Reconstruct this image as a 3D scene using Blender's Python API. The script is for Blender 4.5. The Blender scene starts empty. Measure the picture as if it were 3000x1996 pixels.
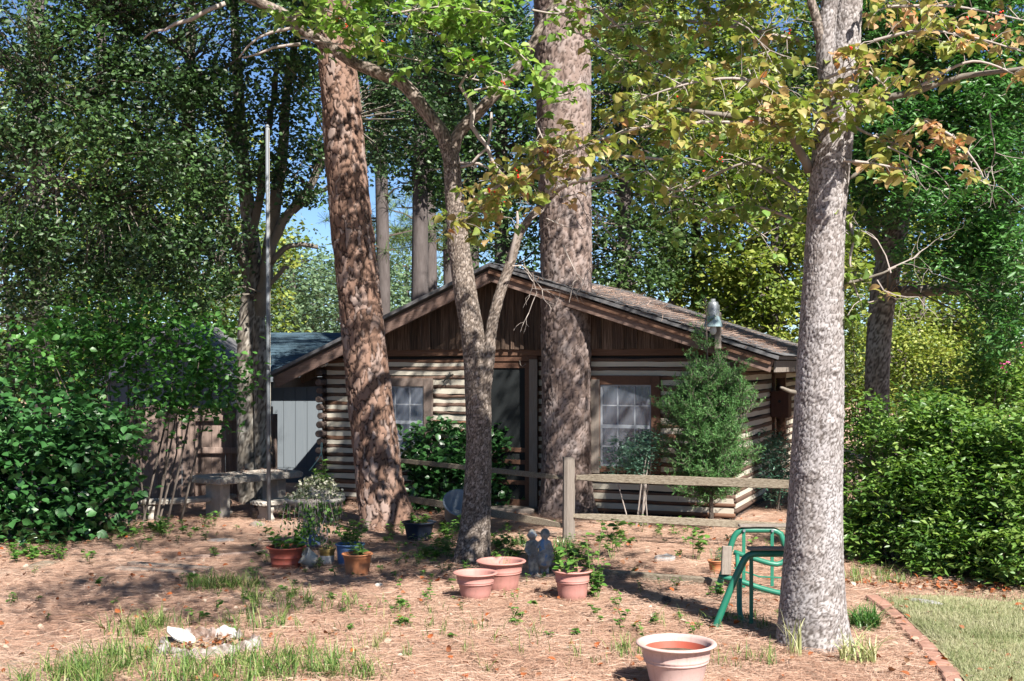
import bpy, bmesh, math, random
import numpy as np
from mathutils import Vector, Matrix, noise

random.seed(11)
rng = np.random.default_rng(11)
sc = bpy.context.scene
C = sc.collection
R = math.radians

# ------------------------------------------------------------------ camera
F, CX, HY, H = 3500.0, 1500.0, 1069.0, 2.0          # focal length in photo pixels, optical axis, horizon row, eye height
cam_d = bpy.data.cameras.new('camera')
cam = bpy.data.objects.new('camera', cam_d)
C.objects.link(cam)
cam_d.sensor_width = 36.0
cam_d.lens = 42.0
cam_d.shift_y = 71.0 / 3000.0
cam_d.clip_end = 600
cam.location = (0, 0, H)
cam.rotation_euler = (R(90), 0, 0)
sc.camera = cam

# ------------------------------------------------------------------ sky, sun, exposure
SUN_EL, SUN_AZ = 45.0, 150.0                          # azimuth clockwise from +Y
w = bpy.data.worlds.new('World')
sc.world = w
w.use_nodes = True
nt = w.node_tree
bgn = nt.nodes['Background']
sky = nt.nodes.new('ShaderNodeTexSky')
sky.sky_type = 'NISHITA'
sky.sun_disc = False
sky.sun_elevation = R(SUN_EL)
sky.sun_rotation = R(SUN_AZ)
sky.altitude = 1500
sky.air_density = 0.9
sky.dust_density = 0.1
sky.ozone_density = 6.0
nt.links.new(sky.outputs[0], bgn.inputs[0])
bgn.inputs[1].default_value = 0.05
sun_d = bpy.data.lights.new('sun', 'SUN')
sun_d.energy = 5.0
sun_d.angle = R(0.53)
sun_d.color = (1.0, 0.94, 0.86)
sun = bpy.data.objects.new('sun', sun_d)
C.objects.link(sun)
to_sun = Vector((math.sin(R(SUN_AZ)) * math.cos(R(SUN_EL)), math.cos(R(SUN_AZ)) * math.cos(R(SUN_EL)), math.sin(R(SUN_EL))))
sun.rotation_euler = to_sun.to_track_quat('Z', 'Y').to_euler()
sun.location = to_sun * 40
sc.view_settings.view_transform = 'Standard'
sc.view_settings.look = 'None'
sc.view_settings.gamma = 1.0
sc.view_settings.use_curve_mapping = False
sc.view_settings.exposure = 1.7

# ------------------------------------------------------------------ places
def P(px, py, Y):
    return Vector(((px - CX) / F * Y, Y, H + (HY - py) / F * Y))

def G(px, py):
    Y = F * H / (py - HY)
    return Vector(((px - CX) / F * Y, Y, 0.0))

# ------------------------------------------------------------------ materials
def newmat(name):
    m = bpy.data.materials.new(name)
    m.use_nodes = True
    return m, m.node_tree, m.node_tree.nodes['Principled BSDF']

def ramp(t, cols, fac):
    r = t.nodes.new('ShaderNodeValToRGB')
    e = r.color_ramp.elements
    while len(e) < len(cols):
        e.new(0.5)
    for i, c in enumerate(cols):
        if len(c) == 4:
            e[i].position = c[3]
        else:
            e[i].position = i / (len(cols) - 1)
        e[i].color = (c[0], c[1], c[2], 1)
    if fac is not None:
        t.links.new(fac, r.inputs[0])
    return r.outputs[0]

def coords(t, scale, rand=True):
    tc = t.nodes.new('ShaderNodeTexCoord')
    mp = t.nodes.new('ShaderNodeMapping')
    mp.inputs['Scale'].default_value = scale
    t.links.new(tc.outputs['Object'], mp.inputs['Vector'])
    if rand:
        oi = t.nodes.new('ShaderNodeObjectInfo')
        mu = t.nodes.new('ShaderNodeMath'); mu.operation = 'MULTIPLY'; mu.inputs[1].default_value = 37.0
        t.links.new(oi.outputs['Random'], mu.inputs[0])
        t.links.new(mu.outputs[0], mp.inputs['Location'])
    return mp.outputs[0]

def noise_n(t, vec, scale, detail=4, rough=0.6):
    n = t.nodes.new('ShaderNodeTexNoise')
    n.inputs['Scale'].default_value = scale
    n.inputs['Detail'].default_value = detail
    n.inputs['Roughness'].default_value = rough
    if vec is not None:
        t.links.new(vec, n.inputs['Vector'])
    return n.outputs['Fac']

def mixc(t, fac, a, b, mode='MIX'):
    m = t.nodes.new('ShaderNodeMix'); m.data_type = 'RGBA'; m.blend_type = mode
    for s, v in ((m.inputs[0], fac), (m.inputs[6], a), (m.inputs[7], b)):
        if isinstance(v, (int, float)):
            s.default_value = v
        elif isinstance(v, tuple):
            s.default_value = (v[0], v[1], v[2], 1)
        else:
            t.links.new(v, s)
    return m.outputs[2]

def bump(t, p, h, strength, dist=0.01):
    b = t.nodes.new('ShaderNodeBump')
    b.inputs['Strength'].default_value = strength
    b.inputs['Distance'].default_value = dist
    t.links.new(h, b.inputs['Height'])
    t.links.new(b.outputs[0], p.inputs['Normal'])

def M_noise(name, cols, scale=6, stretch=(1, 1, 1), rough=0.75, bmp=0.4, metal=0.0, dist=0.01, spec=0.3, detail=6, tint=0.0):
    m, t, p = newmat(name)
    v = coords(t, stretch)
    n = noise_n(t, v, scale, detail, 0.65)
    c = ramp(t, cols, n)
    if tint:
        oi = t.nodes.new('ShaderNodeObjectInfo')
        hv = t.nodes.new('ShaderNodeHueSaturation')
        mr = t.nodes.new('ShaderNodeMapRange')
        mr.inputs[3].default_value = 1 - tint; mr.inputs[4].default_value = 1 + tint
        t.links.new(oi.outputs['Random'], mr.inputs[0])
        t.links.new(mr.outputs[0], hv.inputs['Value'])
        t.links.new(c, hv.inputs['Color'])
        c = hv.outputs[0]
    t.links.new(c, p.inputs['Base Color'])
    p.inputs['Roughness'].default_value = rough
    p.inputs['Metallic'].default_value = metal
    p.inputs['Specular IOR Level'].default_value = spec
    if bmp:
        n2 = noise_n(t, v, scale * 2.3, 8, 0.7)
        bump(t, p, n2, bmp, dist)
    return m

def M_leaf(name, cols, rough=0.4, trans=0.3, spec=0.5):
    m, t, p = newmat(name)
    a = t.nodes.new('ShaderNodeAttribute'); a.attribute_name = 'rnd'
    c = ramp(t, cols, a.outputs['Fac'])
    t.links.new(c, p.inputs['Base Color'])
    p.inputs['Roughness'].default_value = rough
    p.inputs['Specular IOR Level'].default_value = spec
    tr = t.nodes.new('ShaderNodeBsdfTranslucent')
    hs = t.nodes.new('ShaderNodeHueSaturation')
    hs.inputs['Saturation'].default_value = 1.15
    hs.inputs['Value'].default_value = 1.5
    t.links.new(c, hs.inputs['Color'])
    t.links.new(hs.outputs[0], tr.inputs['Color'])
    mx = t.nodes.new('ShaderNodeMixShader')
    mx.inputs[0].default_value = trans
    t.links.new(p.outputs[0], mx.inputs[1]); t.links.new(tr.outputs[0], mx.inputs[2])
    t.links.new(mx.outputs[0], t.nodes['Material Output'].inputs['Surface'])
    return m

def M_bark(name, plates, crackcol, lichen=None):
    m, t, p = newmat(name)
    ac = t.nodes.new('ShaderNodeAttribute'); ac.attribute_name = 'crack'
    ar = t.nodes.new('ShaderNodeAttribute'); ar.attribute_name = 'cell'
    v = coords(t, (1, 1, 0.5), rand=False)
    n = noise_n(t, v, 55, 6, 0.7)
    ad = t.nodes.new('ShaderNodeMath'); ad.operation = 'MULTIPLY_ADD'
    ad.inputs[1].default_value = 0.7; ad.inputs[2].default_value = -0.3
    t.links.new(n, ad.inputs[0])
    a2 = t.nodes.new('ShaderNodeMath'); a2.operation = 'ADD'; a2.use_clamp = True
    t.links.new(ad.outputs[0], a2.inputs[0]); t.links.new(ar.outputs['Fac'], a2.inputs[1])
    c = ramp(t, plates, a2.outputs[0])
    if lichen:
        n3 = noise_n(t, v, 3.0, 5, 0.6)
        c = mixc(t, ramp(t, [(0, 0, 0, .5), (1, 1, 1, .68)], n3), c, lichen)
    c = mixc(t, ac.outputs['Fac'], crackcol, c)
    t.links.new(c, p.inputs['Base Color'])
    p.inputs['Roughness'].default_value = 0.85
    p.inputs['Specular IOR Level'].default_value = 0.2
    n2 = noise_n(t, v, 90, 8, 0.75)
    bump(t, p, n2, 0.5, 0.006)
    return m

def M_glass(name, tint=(0.9, 0.95, 1.0)):
    m, t, p = newmat(name)
    gl = t.nodes.new('ShaderNodeBsdfGlossy'); gl.inputs['Roughness'].default_value = 0.03
    tr = t.nodes.new('ShaderNodeBsdfTransparent'); tr.inputs['Color'].default_value = (*tint, 1)
    fr = t.nodes.new('ShaderNodeFresnel'); fr.inputs['IOR'].default_value = 1.5
    mx = t.nodes.new('ShaderNodeMixShader')
    t.links.new(fr.outputs[0], mx.inputs[0]); t.links.new(tr.outputs[0], mx.inputs[1]); t.links.new(gl.outputs[0], mx.inputs[2])
    t.links.new(mx.outputs[0], t.nodes['Material Output'].inputs['Surface'])
    return m

def M_pot(name, cols, scale=2.5, rough=.6):
    m, t, p = newmat(name)
    v = coords(t, (1, 1, 1))
    c = ramp(t, cols, noise_n(t, v, scale, 5, .65))
    vs = coords(t, (14, 14, 1.2))
    streak = noise_n(t, vs, 2.2, 5, .7)
    c = mixc(t, ramp(t, [(0, 0, 0, .52), (.35, .35, .35, .75)], streak), c, (.14, .09, .065))
    tc = t.nodes.new('ShaderNodeTexCoord'); sp = t.nodes.new('ShaderNodeSeparateXYZ')
    t.links.new(tc.outputs['Object'], sp.inputs[0])
    sm = t.nodes.new('ShaderNodeMath'); sm.operation = 'MULTIPLY_ADD'; sm.inputs[1].default_value = -7.0
    t.links.new(sp.outputs['Z'], sm.inputs[0]); t.links.new(noise_n(t, v, 16, 6, .7), sm.inputs[2])
    c = mixc(t, ramp(t, [(0, 0, 0, .16), (.75, .75, .75, .5)], sm.outputs[0]), c, (.15, .095, .065))
    fine = noise_n(t, v, 60, 6, .7)
    c = mixc(t, ramp(t, [(0, 0, 0, .56), (.3, .3, .3, .75)], fine), c, (.10, .07, .05))
    t.links.new(c, p.inputs['Base Color'])
    p.inputs['Roughness'].default_value = rough
    p.inputs['Specular IOR Level'].default_value = .3
    bump(t, p, fine, .12, .003)
    return m

def M_screen(name, col, fac):
    m, t, p = newmat(name)
    tr = t.nodes.new('ShaderNodeBsdfTransparent')
    mx = t.nodes.new('ShaderNodeMixShader'); mx.inputs[0].default_value = fac
    p.inputs['Base Color'].default_value = (*col, 1); p.inputs['Roughness'].default_value = .8
    t.links.new(tr.outputs[0], mx.inputs[1]); t.links.new(p.outputs[0], mx.inputs[2])
    t.links.new(mx.outputs[0], t.nodes['Material Output'].inputs['Surface'])
    return m

M = {}
M['insect_screen'] = M_screen('insect_screen', (.24, .27, .33), .32)
M['log'] = M_noise('weathered_log', [(.03, .018, .012), (.09, .055, .04), (.19, .135, .11)], 3, (1.2, 22, 22), .8, .9, tint=.25)
M['log_red'] = M_noise('stained_log', [(.05, .026, .016), (.12, .062, .038), (.19, .115, .078)], 3, (1.2, 22, 22), .75, .9, tint=.2)
M['log_end'] = M_noise('log_end_grain', [(.035, .024, .02), (.10, .075, .065), (.17, .13, .12)], 14, (1, 1, 1), .85, .6, tint=.3)
M['chink'] = M_noise('cream_chinking', [(.30, .275, .22), (.42, .39, .325), (.48, .455, .39)], 9, (.6, 1, 1), .9, .5, tint=.06)
M['board'] = M_noise('gable_board', [(.014, .009, .007, .3), (.05, .031, .021, .45), (.10, .065, .045, .58), (.20, .15, .12, .78)], 4, (20, 20, .7), .8, .7, tint=.45)
M['barge'] = M_noise('barge_wood', [(.07, .042, .032), (.14, .092, .074), (.21, .16, .138)], 4, (.9, 14, 14), .75, .7, tint=.1)
M['greywood'] = M_noise('grey_weathered_wood', [(.085, .07, .058), (.185, .158, .135), (.27, .24, .215)], 5, (18, 18, 1.0), .85, .8, tint=.15)
M['railwood'] = M_noise('rail_wood', [(.05, .04, .03, .3), (.15, .122, .088, .45), (.22, .19, .145, .6), (.28, .255, .21, .8)], 4, (1.4, 22, 30), .85, .8, tint=.12)
M['framewood'] = M_noise('window_frame_wood', [(.065, .047, .037), (.135, .105, .09), (.20, .168, .15)], 4, (10, 10, 10), .8, .6, tint=.1)
M['darkwood'] = M_noise('dark_frame_wood', [(.035, .02, .014), (.09, .045, .028), (.14, .07, .04)], 4, (8, 8, 8), .75, .5)
M['screen'] = M_noise('screen_mesh', [(.006, .008, .009), (.011, .014, .015)], 40, (1, 1, 1), .9, .2)
M['sash'] = M_noise('white_sash', [(.26, .28, .30), (.34, .36, .38)], 8, (1, 1, 1), .5, .1)
M['curtain'] = M_noise('pale_curtain', [(.26, .29, .34), (.36, .39, .44)], 20, (6, 1, .5), .9, .1)
M['curtain_dark'] = M_noise('grey_curtain', [(.03, .05, .085), (.05, .08, .125)], 20, (6, 1, .5), .9, .1)
M['glass'] = M_glass('window_glass')
M['roofdark'] = M_noise('old_roofing', [(.05, .05, .052), (.10, .10, .105), (.16, .155, .15)], 9, (1, 1, 1), .8, .6)
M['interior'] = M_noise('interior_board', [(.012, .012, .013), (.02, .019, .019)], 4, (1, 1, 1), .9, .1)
M['needle'] = M_leaf('pine_straw', [(.16, .085, .055), (.33, .195, .135), (.47, .325, .245), (.56, .43, .35)], .7, .1, .2)
M['litter'] = M_leaf('fallen_leaf', [(.30, .075, .018), (.22, .07, .025), (.22, .14, .085), (.36, .31, .25)], .6, .15, .3)
M['concrete'] = M_noise('old_concrete', [(.14, .13, .113), (.27, .25, .22), (.36, .345, .315)], 9, (1, 1, 1), .9, .6, tint=.06)
M['white_siding'] = M_noise('grey_white_siding', [(.085, .102, .118), (.12, .138, .152)], 3, (10, 10, .6), .75, .15)
M['shingle'] = M_noise('blue_grey_shingle', [(.014, .032, .046), (.034, .062, .082), (.06, .095, .12)], 20, (1, 1, 1), .85, .5, tint=.25)
M['fencewood'] = M_noise('fence_board', [(.07, .05, .04), (.17, .125, .105), (.28, .225, .20)], 4, (14, 14, .7), .85, .7, tint=.25)
M['green_paint'] = M_noise('green_enamel', [(.010, .10, .062), (.018, .15, .095)], 6, (1, 1, 1), .38, .1, spec=.5)
M['pole'] = M_noise('galvanised_pole', [(.10, .115, .13), (.17, .185, .20)], 12, (1, 1, .3), .55, .1)
M['pink'] = M_pot('faded_pink_plastic', [(.27, .12, .10), (.33, .16, .138), (.37, .20, .18)], 2.5)
M['palepink'] = M_pot('sun_bleached_plastic', [(.33, .215, .19), (.39, .275, .25), (.43, .33, .31)], 2.5)
M['terra'] = M_pot('orange_terracotta', [(.30, .105, .042), (.37, .145, .065), (.40, .20, .115)], 4)
M['brickred'] = M_pot('brick_red_plastic', [(.20, .04, .025), (.27, .06, .037), (.30, .09, .063)], 3)
M['bluepot'] = M_pot('blue_plastic', [(.035, .075, .16), (.06, .12, .24), (.14, .20, .32)], 4)
M['darkblue'] = M_noise('dark_blue_plastic', [(.012, .018, .032), (.025, .036, .06)], 4, (1, 1, 1), .45, .06)
M['ochre'] = M_noise('ochre_glaze', [(.30, .20, .06), (.42, .29, .10)], 5, (1, 1, 1), .45, .06)
M['whitepot'] = M_pot('off_white_plastic', [(.30, .29, .25), (.40, .385, .345)], 4)
M['soil'] = M_noise('potting_soil', [(.03, .02, .014), (.09, .06, .04), (.20, .13, .09)], 30, (1, 1, 1), .95, .9)
M['bluestone'] = M_noise('blue_washed_stone', [(.05, .055, .05, .25), (.13, .14, .135, .45), (.24, .24, .22, .56), (.06, .16, .30, .66), (.20, .24, .27, .8)], 9, (1, 1, 1), .9, .7, dist=.02)
M['stumpwood'] = M_noise('bleached_stump', [(.05, .03, .022, .3), (.12, .075, .055, .44), (.21, .16, .135, .53), (.36, .34, .33, .62), (.40, .385, .375, .8)], 5.5, (1.4, 1.4, 1.4), .9, .9, dist=.02)
M['stumprot'] = M_noise('rotted_wood', [(.06, .035, .025), (.20, .115, .08), (.36, .24, .18)], 12, (1, 1, 1), .95, 1.0, dist=.02)
M['stumprim'] = M_noise('bleached_stump_rim', [(.07, .045, .034, .30), (.16, .125, .108, .45), (.29, .265, .25, .58), (.37, .355, .35, .8)], 7, (3, 3, .8), .9, .9, dist=.02)
M['rock'] = M_noise('grey_rock', [(.13, .127, .123), (.24, .234, .23), (.34, .335, .335)], 6, (1, 1, 1), .9, .8, dist=.02, tint=.1)
M['brick'] = M_noise('edging_brick', [(.12, .07, .052), (.23, .125, .092), (.33, .225, .185)], 14, (1, 1, 1), .9, .5, tint=.14)
M['lampmetal'] = M_noise('lamp_metal', [(.13, .145, .155), (.30, .32, .33)], 6, (1, 1, 1), .4, .1, metal=.6)
M['lampglass'] = M_noise('ribbed_lamp_skirt', [(.12, .18, .20), (.22, .29, .31)], 6, (1, 1, 1), .25, .05)
M['white'] = M_noise('white_enamel', [(.40, .40, .39), (.50, .50, .49)], 6, (1, 1, 1), .4, .05)
M['black'] = M_noise('black_iron', [(.01, .01, .01), (.025, .025, .025)], 6, (1, 1, 1), .5, .1)
M['greytub'] = M_noise('grey_plastic', [(.10, .125, .15), (.16, .19, .22)], 6, (1, 1, 1), .55, .1)
M['hose'] = M_noise('pale_green_hose', [(.20, .36, .33), (.28, .46, .42)], 6, (1, 1, 1), .4, .05)
M['rust'] = M_noise('brown_box_wood', [(.055, .028, .02), (.12, .055, .035)], 6, (5, 5, 1), .8, .4)
M['twig'] = M_noise('grey_twig', [(.17, .145, .125), (.34, .30, .275)], 12, (1, 1, 1), .85, .3)
M['darktwig'] = M_noise('dark_twig', [(.045, .035, .028), (.12, .10, .085)], 8, (1, 1, 1), .85, .4)
M['limb'] = M_noise('laurel_bark', [(.05, .045, .036), (.125, .11, .09), (.21, .19, .16)], 9, (1, 1, .6), .85, .5)
M['farbark'] = M_noise('far_pine_bark', [(.025, .02, .018), (.075, .063, .06), (.13, .115, .112)], 5, (3, 3, .6), .9, .8)
M['berry'] = M_noise('red_berry', [(.55, .02, .01), (.65, .05, .02)], 6, (1, 1, 1), .3, 0)
M['pinkflower'] = M_leaf('pink_blossom', [(.70, .12, .38), (.80, .28, .52)], .6, .3, .2)
M['bark_dogwood'] = M_bark('dogwood_bark', [(.14, .12, .112), (.22, .20, .193), (.29, .272, .268)], (.06, .05, .045), (.275, .262, .265))
M['bark_dogwood2'] = M_bark('small_dogwood_bark', [(.09, .07, .056), (.165, .135, .112), (.25, .215, .19)], (.035, .027, .022))
M['bark_pine'] = M_bark('pine_bark', [(.10, .06, .043), (.16, .097, .07), (.185, .12, .093), (.215, .165, .145)], (.015, .009, .007))
M['bark_pine2'] = M_bark('old_pine_bark', [(.13, .093, .078), (.18, .135, .118), (.225, .18, .165)], (.045, .031, .026), (.22, .19, .182))
M['bark_bay'] = M_bark('bay_bark', [(.10, .088, .072), (.17, .15, .125), (.27, .25, .22)], (.04, .033, .027), (.24, .235, .215))
M['L_laurel'] = M_leaf('laurel_leaf', [(.014, .034, .010), (.026, .060, .017), (.045, .10, .027), (.085, .15, .042)], .5, .22, .5)
M['L_camellia'] = M_leaf('camellia_leaf', [(.016, .055, .016), (.028, .09, .023), (.045, .13, .034)], .38, .15, .6)
M['L_sharon'] = M_leaf('shrub_leaf', [(.03, .09, .02), (.05, .145, .03), (.085, .20, .045)], .42, .32, .4)
M['L_hedge'] = M_leaf('hedge_leaf', [(.04, .095, .02), (.075, .155, .03), (.13, .225, .048), (.21, .29, .075)], .42, .34, .5)
M['L_bay'] = M_leaf('bay_leaf', [(.03, .09, .022), (.055, .15, .035), (.085, .20, .05)], .45, .28, .55)
M['L_vine'] = M_leaf('vine_leaf', [(.055, .10, .022), (.13, .185, .036), (.21, .26, .056), (.31, .33, .085)], .45, .35, .35)
M['L_mid'] = M_leaf('woodland_leaf', [(.03, .06, .02), (.055, .10, .03), (.09, .14, .045)], .45, .3, .4)
M['L_far'] = M_leaf('hazed_far_leaf', [(.075, .125, .07), (.11, .175, .09), (.15, .215, .115)], .5, .35, .3)  # pale tone stands in for distance haze over the leaves
M['L_dogwood'] = M_leaf('dogwood_green_leaf', [(.09, .18, .035), (.14, .25, .055), (.20, .31, .075), (.32, .38, .13)], .38, .4, .4)
M['L_autumn'] = M_leaf('dogwood_autumn_leaf', [(.075, .13, .026), (.12, .185, .04), (.18, .235, .055), (.25, .26, .075), (.32, .25, .11), (.40, .26, .17), (.44, .18, .05)], .42, .38, .4)
M['L_cedar'] = M_leaf('cedar_scale', [(.045, .125, .038), (.08, .185, .055), (.13, .245, .08)], .55, .25, .3)
M['L_nandina'] = M_leaf('nandina_leaf', [(.04, .10, .065), (.065, .145, .095), (.12, .21, .15)], .35, .25, .5)
M['L_pine'] = M_leaf('pine_needle', [(.06, .11, .035), (.10, .165, .05), (.16, .22, .08)], .5, .25, .3)
M['L_ivy'] = M_leaf('variegated_ivy_leaf', [(.06, .11, .03), (.22, .25, .13), (.46, .45, .33), (.55, .52, .42)], .45, .25, .4)
M['L_weed'] = M_leaf('weed_leaf', [(.04, .11, .02), (.075, .17, .03), (.14, .24, .055)], .4, .3, .4)
M['grass'] = M_leaf('grass_blade', [(.04, .09, .018), (.075, .14, .028), (.12, .19, .045), (.28, .29, .12)], .5, .3, .3)
M['lawn'] = M_leaf('lawn_blade', [(.12, .155, .055), (.19, .215, .10), (.26, .26, .15), (.33, .31, .21)], .55, .25, .3)
M['liriope'] = M_leaf('liriope_blade', [(.03, .09, .02), (.05, .14, .028), (.10, .2, .045)], .35, .2, .5)
M['palegrass'] = M_leaf('variegated_blade', [(.20, .25, .09), (.36, .38, .18), (.55, .54, .33)], .45, .3, .4)

# ground: straw over soil with bare sandy patches
def ground_material():
    m, t, p = newmat('pine_straw_ground')
    v = coords(t, (1, 1, 1), rand=False)
    n1 = noise_n(t, v, 0.55, 6, 0.65)
    n2 = noise_n(t, v, 9, 8, 0.75)
    vs = coords(t, (6, 40, 1), rand=False)
    n3 = noise_n(t, vs, 5, 6, 0.7)
    vs2 = coords(t, (40, 7, 1), rand=False)
    n4 = noise_n(t, vs2, 5, 6, 0.7)
    straw = ramp(t, [(.12, .066, .047, .25), (.32, .20, .145, .45), (.47, .325, .248, .6), (.57, .44, .36, .8)], n2)
    str2 = ramp(t, [(.16, .092, .066, .3), (.43, .295, .225, .55), (.58, .46, .385, .75)], n3)
    c = mixc(t, 0.5, straw, str2)
    str3 = ramp(t, [(.14, .08, .055, .3), (.37, .245, .175, .55), (.50, .375, .30, .75)], n4)
    c = mixc(t, 0.35, c, str3)
    sand = ramp(t, [(.30, .25, .20, .3), (.46, .41, .35, .7)], n2)
    c = mixc(t, ramp(t, [(0, 0, 0, .56), (.75, .75, .75, .68)], n1), c, sand)
    tc = t.nodes.new('ShaderNodeTexCoord')
    ds = t.nodes.new('ShaderNodeVectorMath'); ds.operation = 'DISTANCE'; ds.inputs[1].default_value = (-3.3, 7.6, 0)
    t.links.new(tc.outputs['Object'], ds.inputs[0])
    dn = t.nodes.new('ShaderNodeMath'); dn.operation = 'MULTIPLY_ADD'; dn.inputs[1].default_value = 2.4
    t.links.new(n1, dn.inputs[0]); t.links.new(ds.outputs['Value'], dn.inputs[2])
    dm = t.nodes.new('ShaderNodeMapRange'); dm.inputs[1].default_value = 1.7; dm.inputs[2].default_value = 2.6; dm.inputs[3].default_value = .85; dm.inputs[4].default_value = 0
    t.links.new(dn.outputs[0], dm.inputs[0])
    c = mixc(t, dm.outputs[0], c, sand)      # bare sandy patch by the stump
    t.links.new(c, p.inputs['Base Color'])
    p.inputs['Roughness'].default_value = 0.95
    p.inputs['Specular IOR Level'].default_value = 0.1
    ad = t.nodes.new('ShaderNodeMath'); ad.operation = 'ADD'
    t.links.new(n2, ad.inputs[0]); t.links.new(n3, ad.inputs[1])
    bump(t, p, ad.outputs[0], 0.8, 0.03)
    return m
M['ground'] = ground_material()
M['lawnsoil'] = M_noise('lawn_soil', [(.15, .15, .07), (.23, .22, .12), (.29, .265, .18)], 14, (1, 1, 1), .95, .5)

# ------------------------------------------------------------------ objects
def tag(o, label=None, cat=None, group=None, kind=None):
    if label: o['label'] = label
    if cat: o['category'] = cat
    if group: o['group'] = group
    if kind: o['kind'] = kind
    return o

def thing(name, label, cat, loc=(0, 0, 0), rotz=0.0, group=None, rot=None):
    o = bpy.data.objects.new(name, None)
    C.objects.link(o)
    o.location = loc
    o.rotation_euler = rot if rot else (0, 0, rotz)
    o.empty_display_size = 0.2
    return tag(o, label, cat, group)

def obj(name, me, mat=None, parent=None, world=False, loc=None, rot=None, scale=None):
    if mat is not None and not me.materials:
        me.materials.append(mat)
    o = bpy.data.objects.new(name, me)
    C.objects.link(o)
    if loc is not None: o.location = loc
    if rot is not None: o.rotation_euler = rot
    if scale is not None: o.scale = scale
    if parent is not None:
        o.parent = parent
        if world:
            L = Matrix.Translation(parent.location) @ parent.rotation_euler.to_matrix().to_4x4()
            o.matrix_parent_inverse = L.inverted()
    return o

def np_mesh(name, v, idx, sizes, smooth=True, attrs=None):
    me = bpy.data.meshes.new(name)
    v = np.ascontiguousarray(v, dtype=np.float32)
    idx = np.ascontiguousarray(idx, dtype=np.int32)
    sizes = np.asarray(sizes, dtype=np.int32)
    me.vertices.add(len(v)); me.vertices.foreach_set('co', v.ravel())
    me.loops.add(len(idx)); me.loops.foreach_set('vertex_index', idx)
    me.polygons.add(len(sizes))
    st = np.zeros(len(sizes), dtype=np.int32); st[1:] = np.cumsum(sizes)[:-1]
    me.polygons.foreach_set('loop_start', st)
    if smooth:
        me.polygons.foreach_set('use_smooth', np.ones(len(sizes), dtype=bool))
    me.update(calc_edges=True)
    for k, a in (attrs or {}).items():
        at = me.attributes.new(k, 'FLOAT', 'POINT')
        at.data.foreach_set('value', np.ascontiguousarray(a, dtype=np.float32))
    return me

class MB:
    """collects boxes, tubes and lathes of ONE part"""
    def __init__(self): self.v = []; self.f = []
    def add(self, vs, fs):
        b = len(self.v)
        self.v.extend([tuple(x) for x in vs])
        self.f.extend([tuple(i + b for i in q) for q in fs])
        return self
    def box(self, x0, x1, y0, y1, z0, z1, mat=None):
        vs = [Vector(p) for p in ((x0, y0, z0), (x1, y0, z0), (x1, y1, z0), (x0, y1, z0), (x0, y0, z1), (x1, y0, z1), (x1, y1, z1), (x0, y1, z1))]
        if mat is not None: vs = [mat @ p for p in vs]
        return self.add(vs, [(0, 3, 2, 1), (4, 5, 6, 7), (0, 1, 5, 4), (1, 2, 6, 5), (2, 3, 7, 6), (3, 0, 4, 7)])
    def prism(self, poly, y0, y1):
        n = len(poly)
        vs = [(p[0], y0, p[1]) for p in poly] + [(p[0], y1, p[1]) for p in poly]
        fs = [tuple(range(n)), tuple(range(2 * n - 1, n - 1, -1))]
        for i in range(n):
            j = (i + 1) % n
            fs.append((i, i + n, j + n, j))
        return self.add(vs, fs)
    def tube(self, pts, rad, sides=8, cap=True):
        pts = [Vector(p) for p in pts]
        n = len(pts)
        if not hasattr(rad, '__len__'): rad = [rad] * n
        a = None; vs = []
        for i, p in enumerate(pts):
            d = (pts[min(i + 1, n - 1)] - pts[max(i - 1, 0)])
            if d.length < 1e-9: d = Vector((0, 0, 1))
            d.normalize()
            if a is None:
                a = d.orthogonal().normalized()
            else:
                a = a - d * a.dot(d)
                a = a.normalized() if a.length > 1e-6 else d.orthogonal().normalized()
            b = d.cross(a)
            for k in range(sides):
                t = 2 * math.pi * k / sides
                vs.append(p + (a * math.cos(t) + b * math.sin(t)) * rad[i])
        fs = []
        for i in range(n - 1):
            for k in range(sides):
                k2 = (k + 1) % sides
                fs.append((i * sides + k, i * sides + k2, (i + 1) * sides + k2, (i + 1) * sides + k))
        if cap:
            fs.append(tuple(range(sides - 1, -1, -1)))
            fs.append(tuple((n - 1) * sides + k for k in range(sides)))
        return self.add(vs, fs)
    def lathe(self, prof, n=32, cx=0, cy=0, sx=1, sy=1):
        vs = []; fs = []
        m = len(prof)
        for k in range(n):
            t = 2 * math.pi * k / n
            for r, z in prof:
                vs.append((cx + r * math.cos(t) * sx, cy + r * math.sin(t) * sy, z))
        for k in range(n):
            k2 = (k + 1) % n
            for i in range(m - 1):
                fs.append((k * m + i, k2 * m + i, k2 * m + i + 1, k * m + i + 1))
        return self.add(vs, fs)
    def mesh(self, name, smooth=False):
        me = bpy.data.meshes.new(name)
        me.from_pydata(self.v, [], self.f)
        if smooth:
            me.polygons.foreach_set('use_smooth', np.ones(len(self.f), dtype=bool))
        me.update()
        return me
    def build(self, name, mat, parent=None, smooth=False, world=False, bevel=0, **k):
        o = obj(name, self.mesh(name, smooth), mat, parent, world, **k)
        if bevel:
            b = o.modifiers.new('edge', 'BEVEL'); b.width = bevel; b.segments = 1; b.limit_method = 'ANGLE'
        return o

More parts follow.
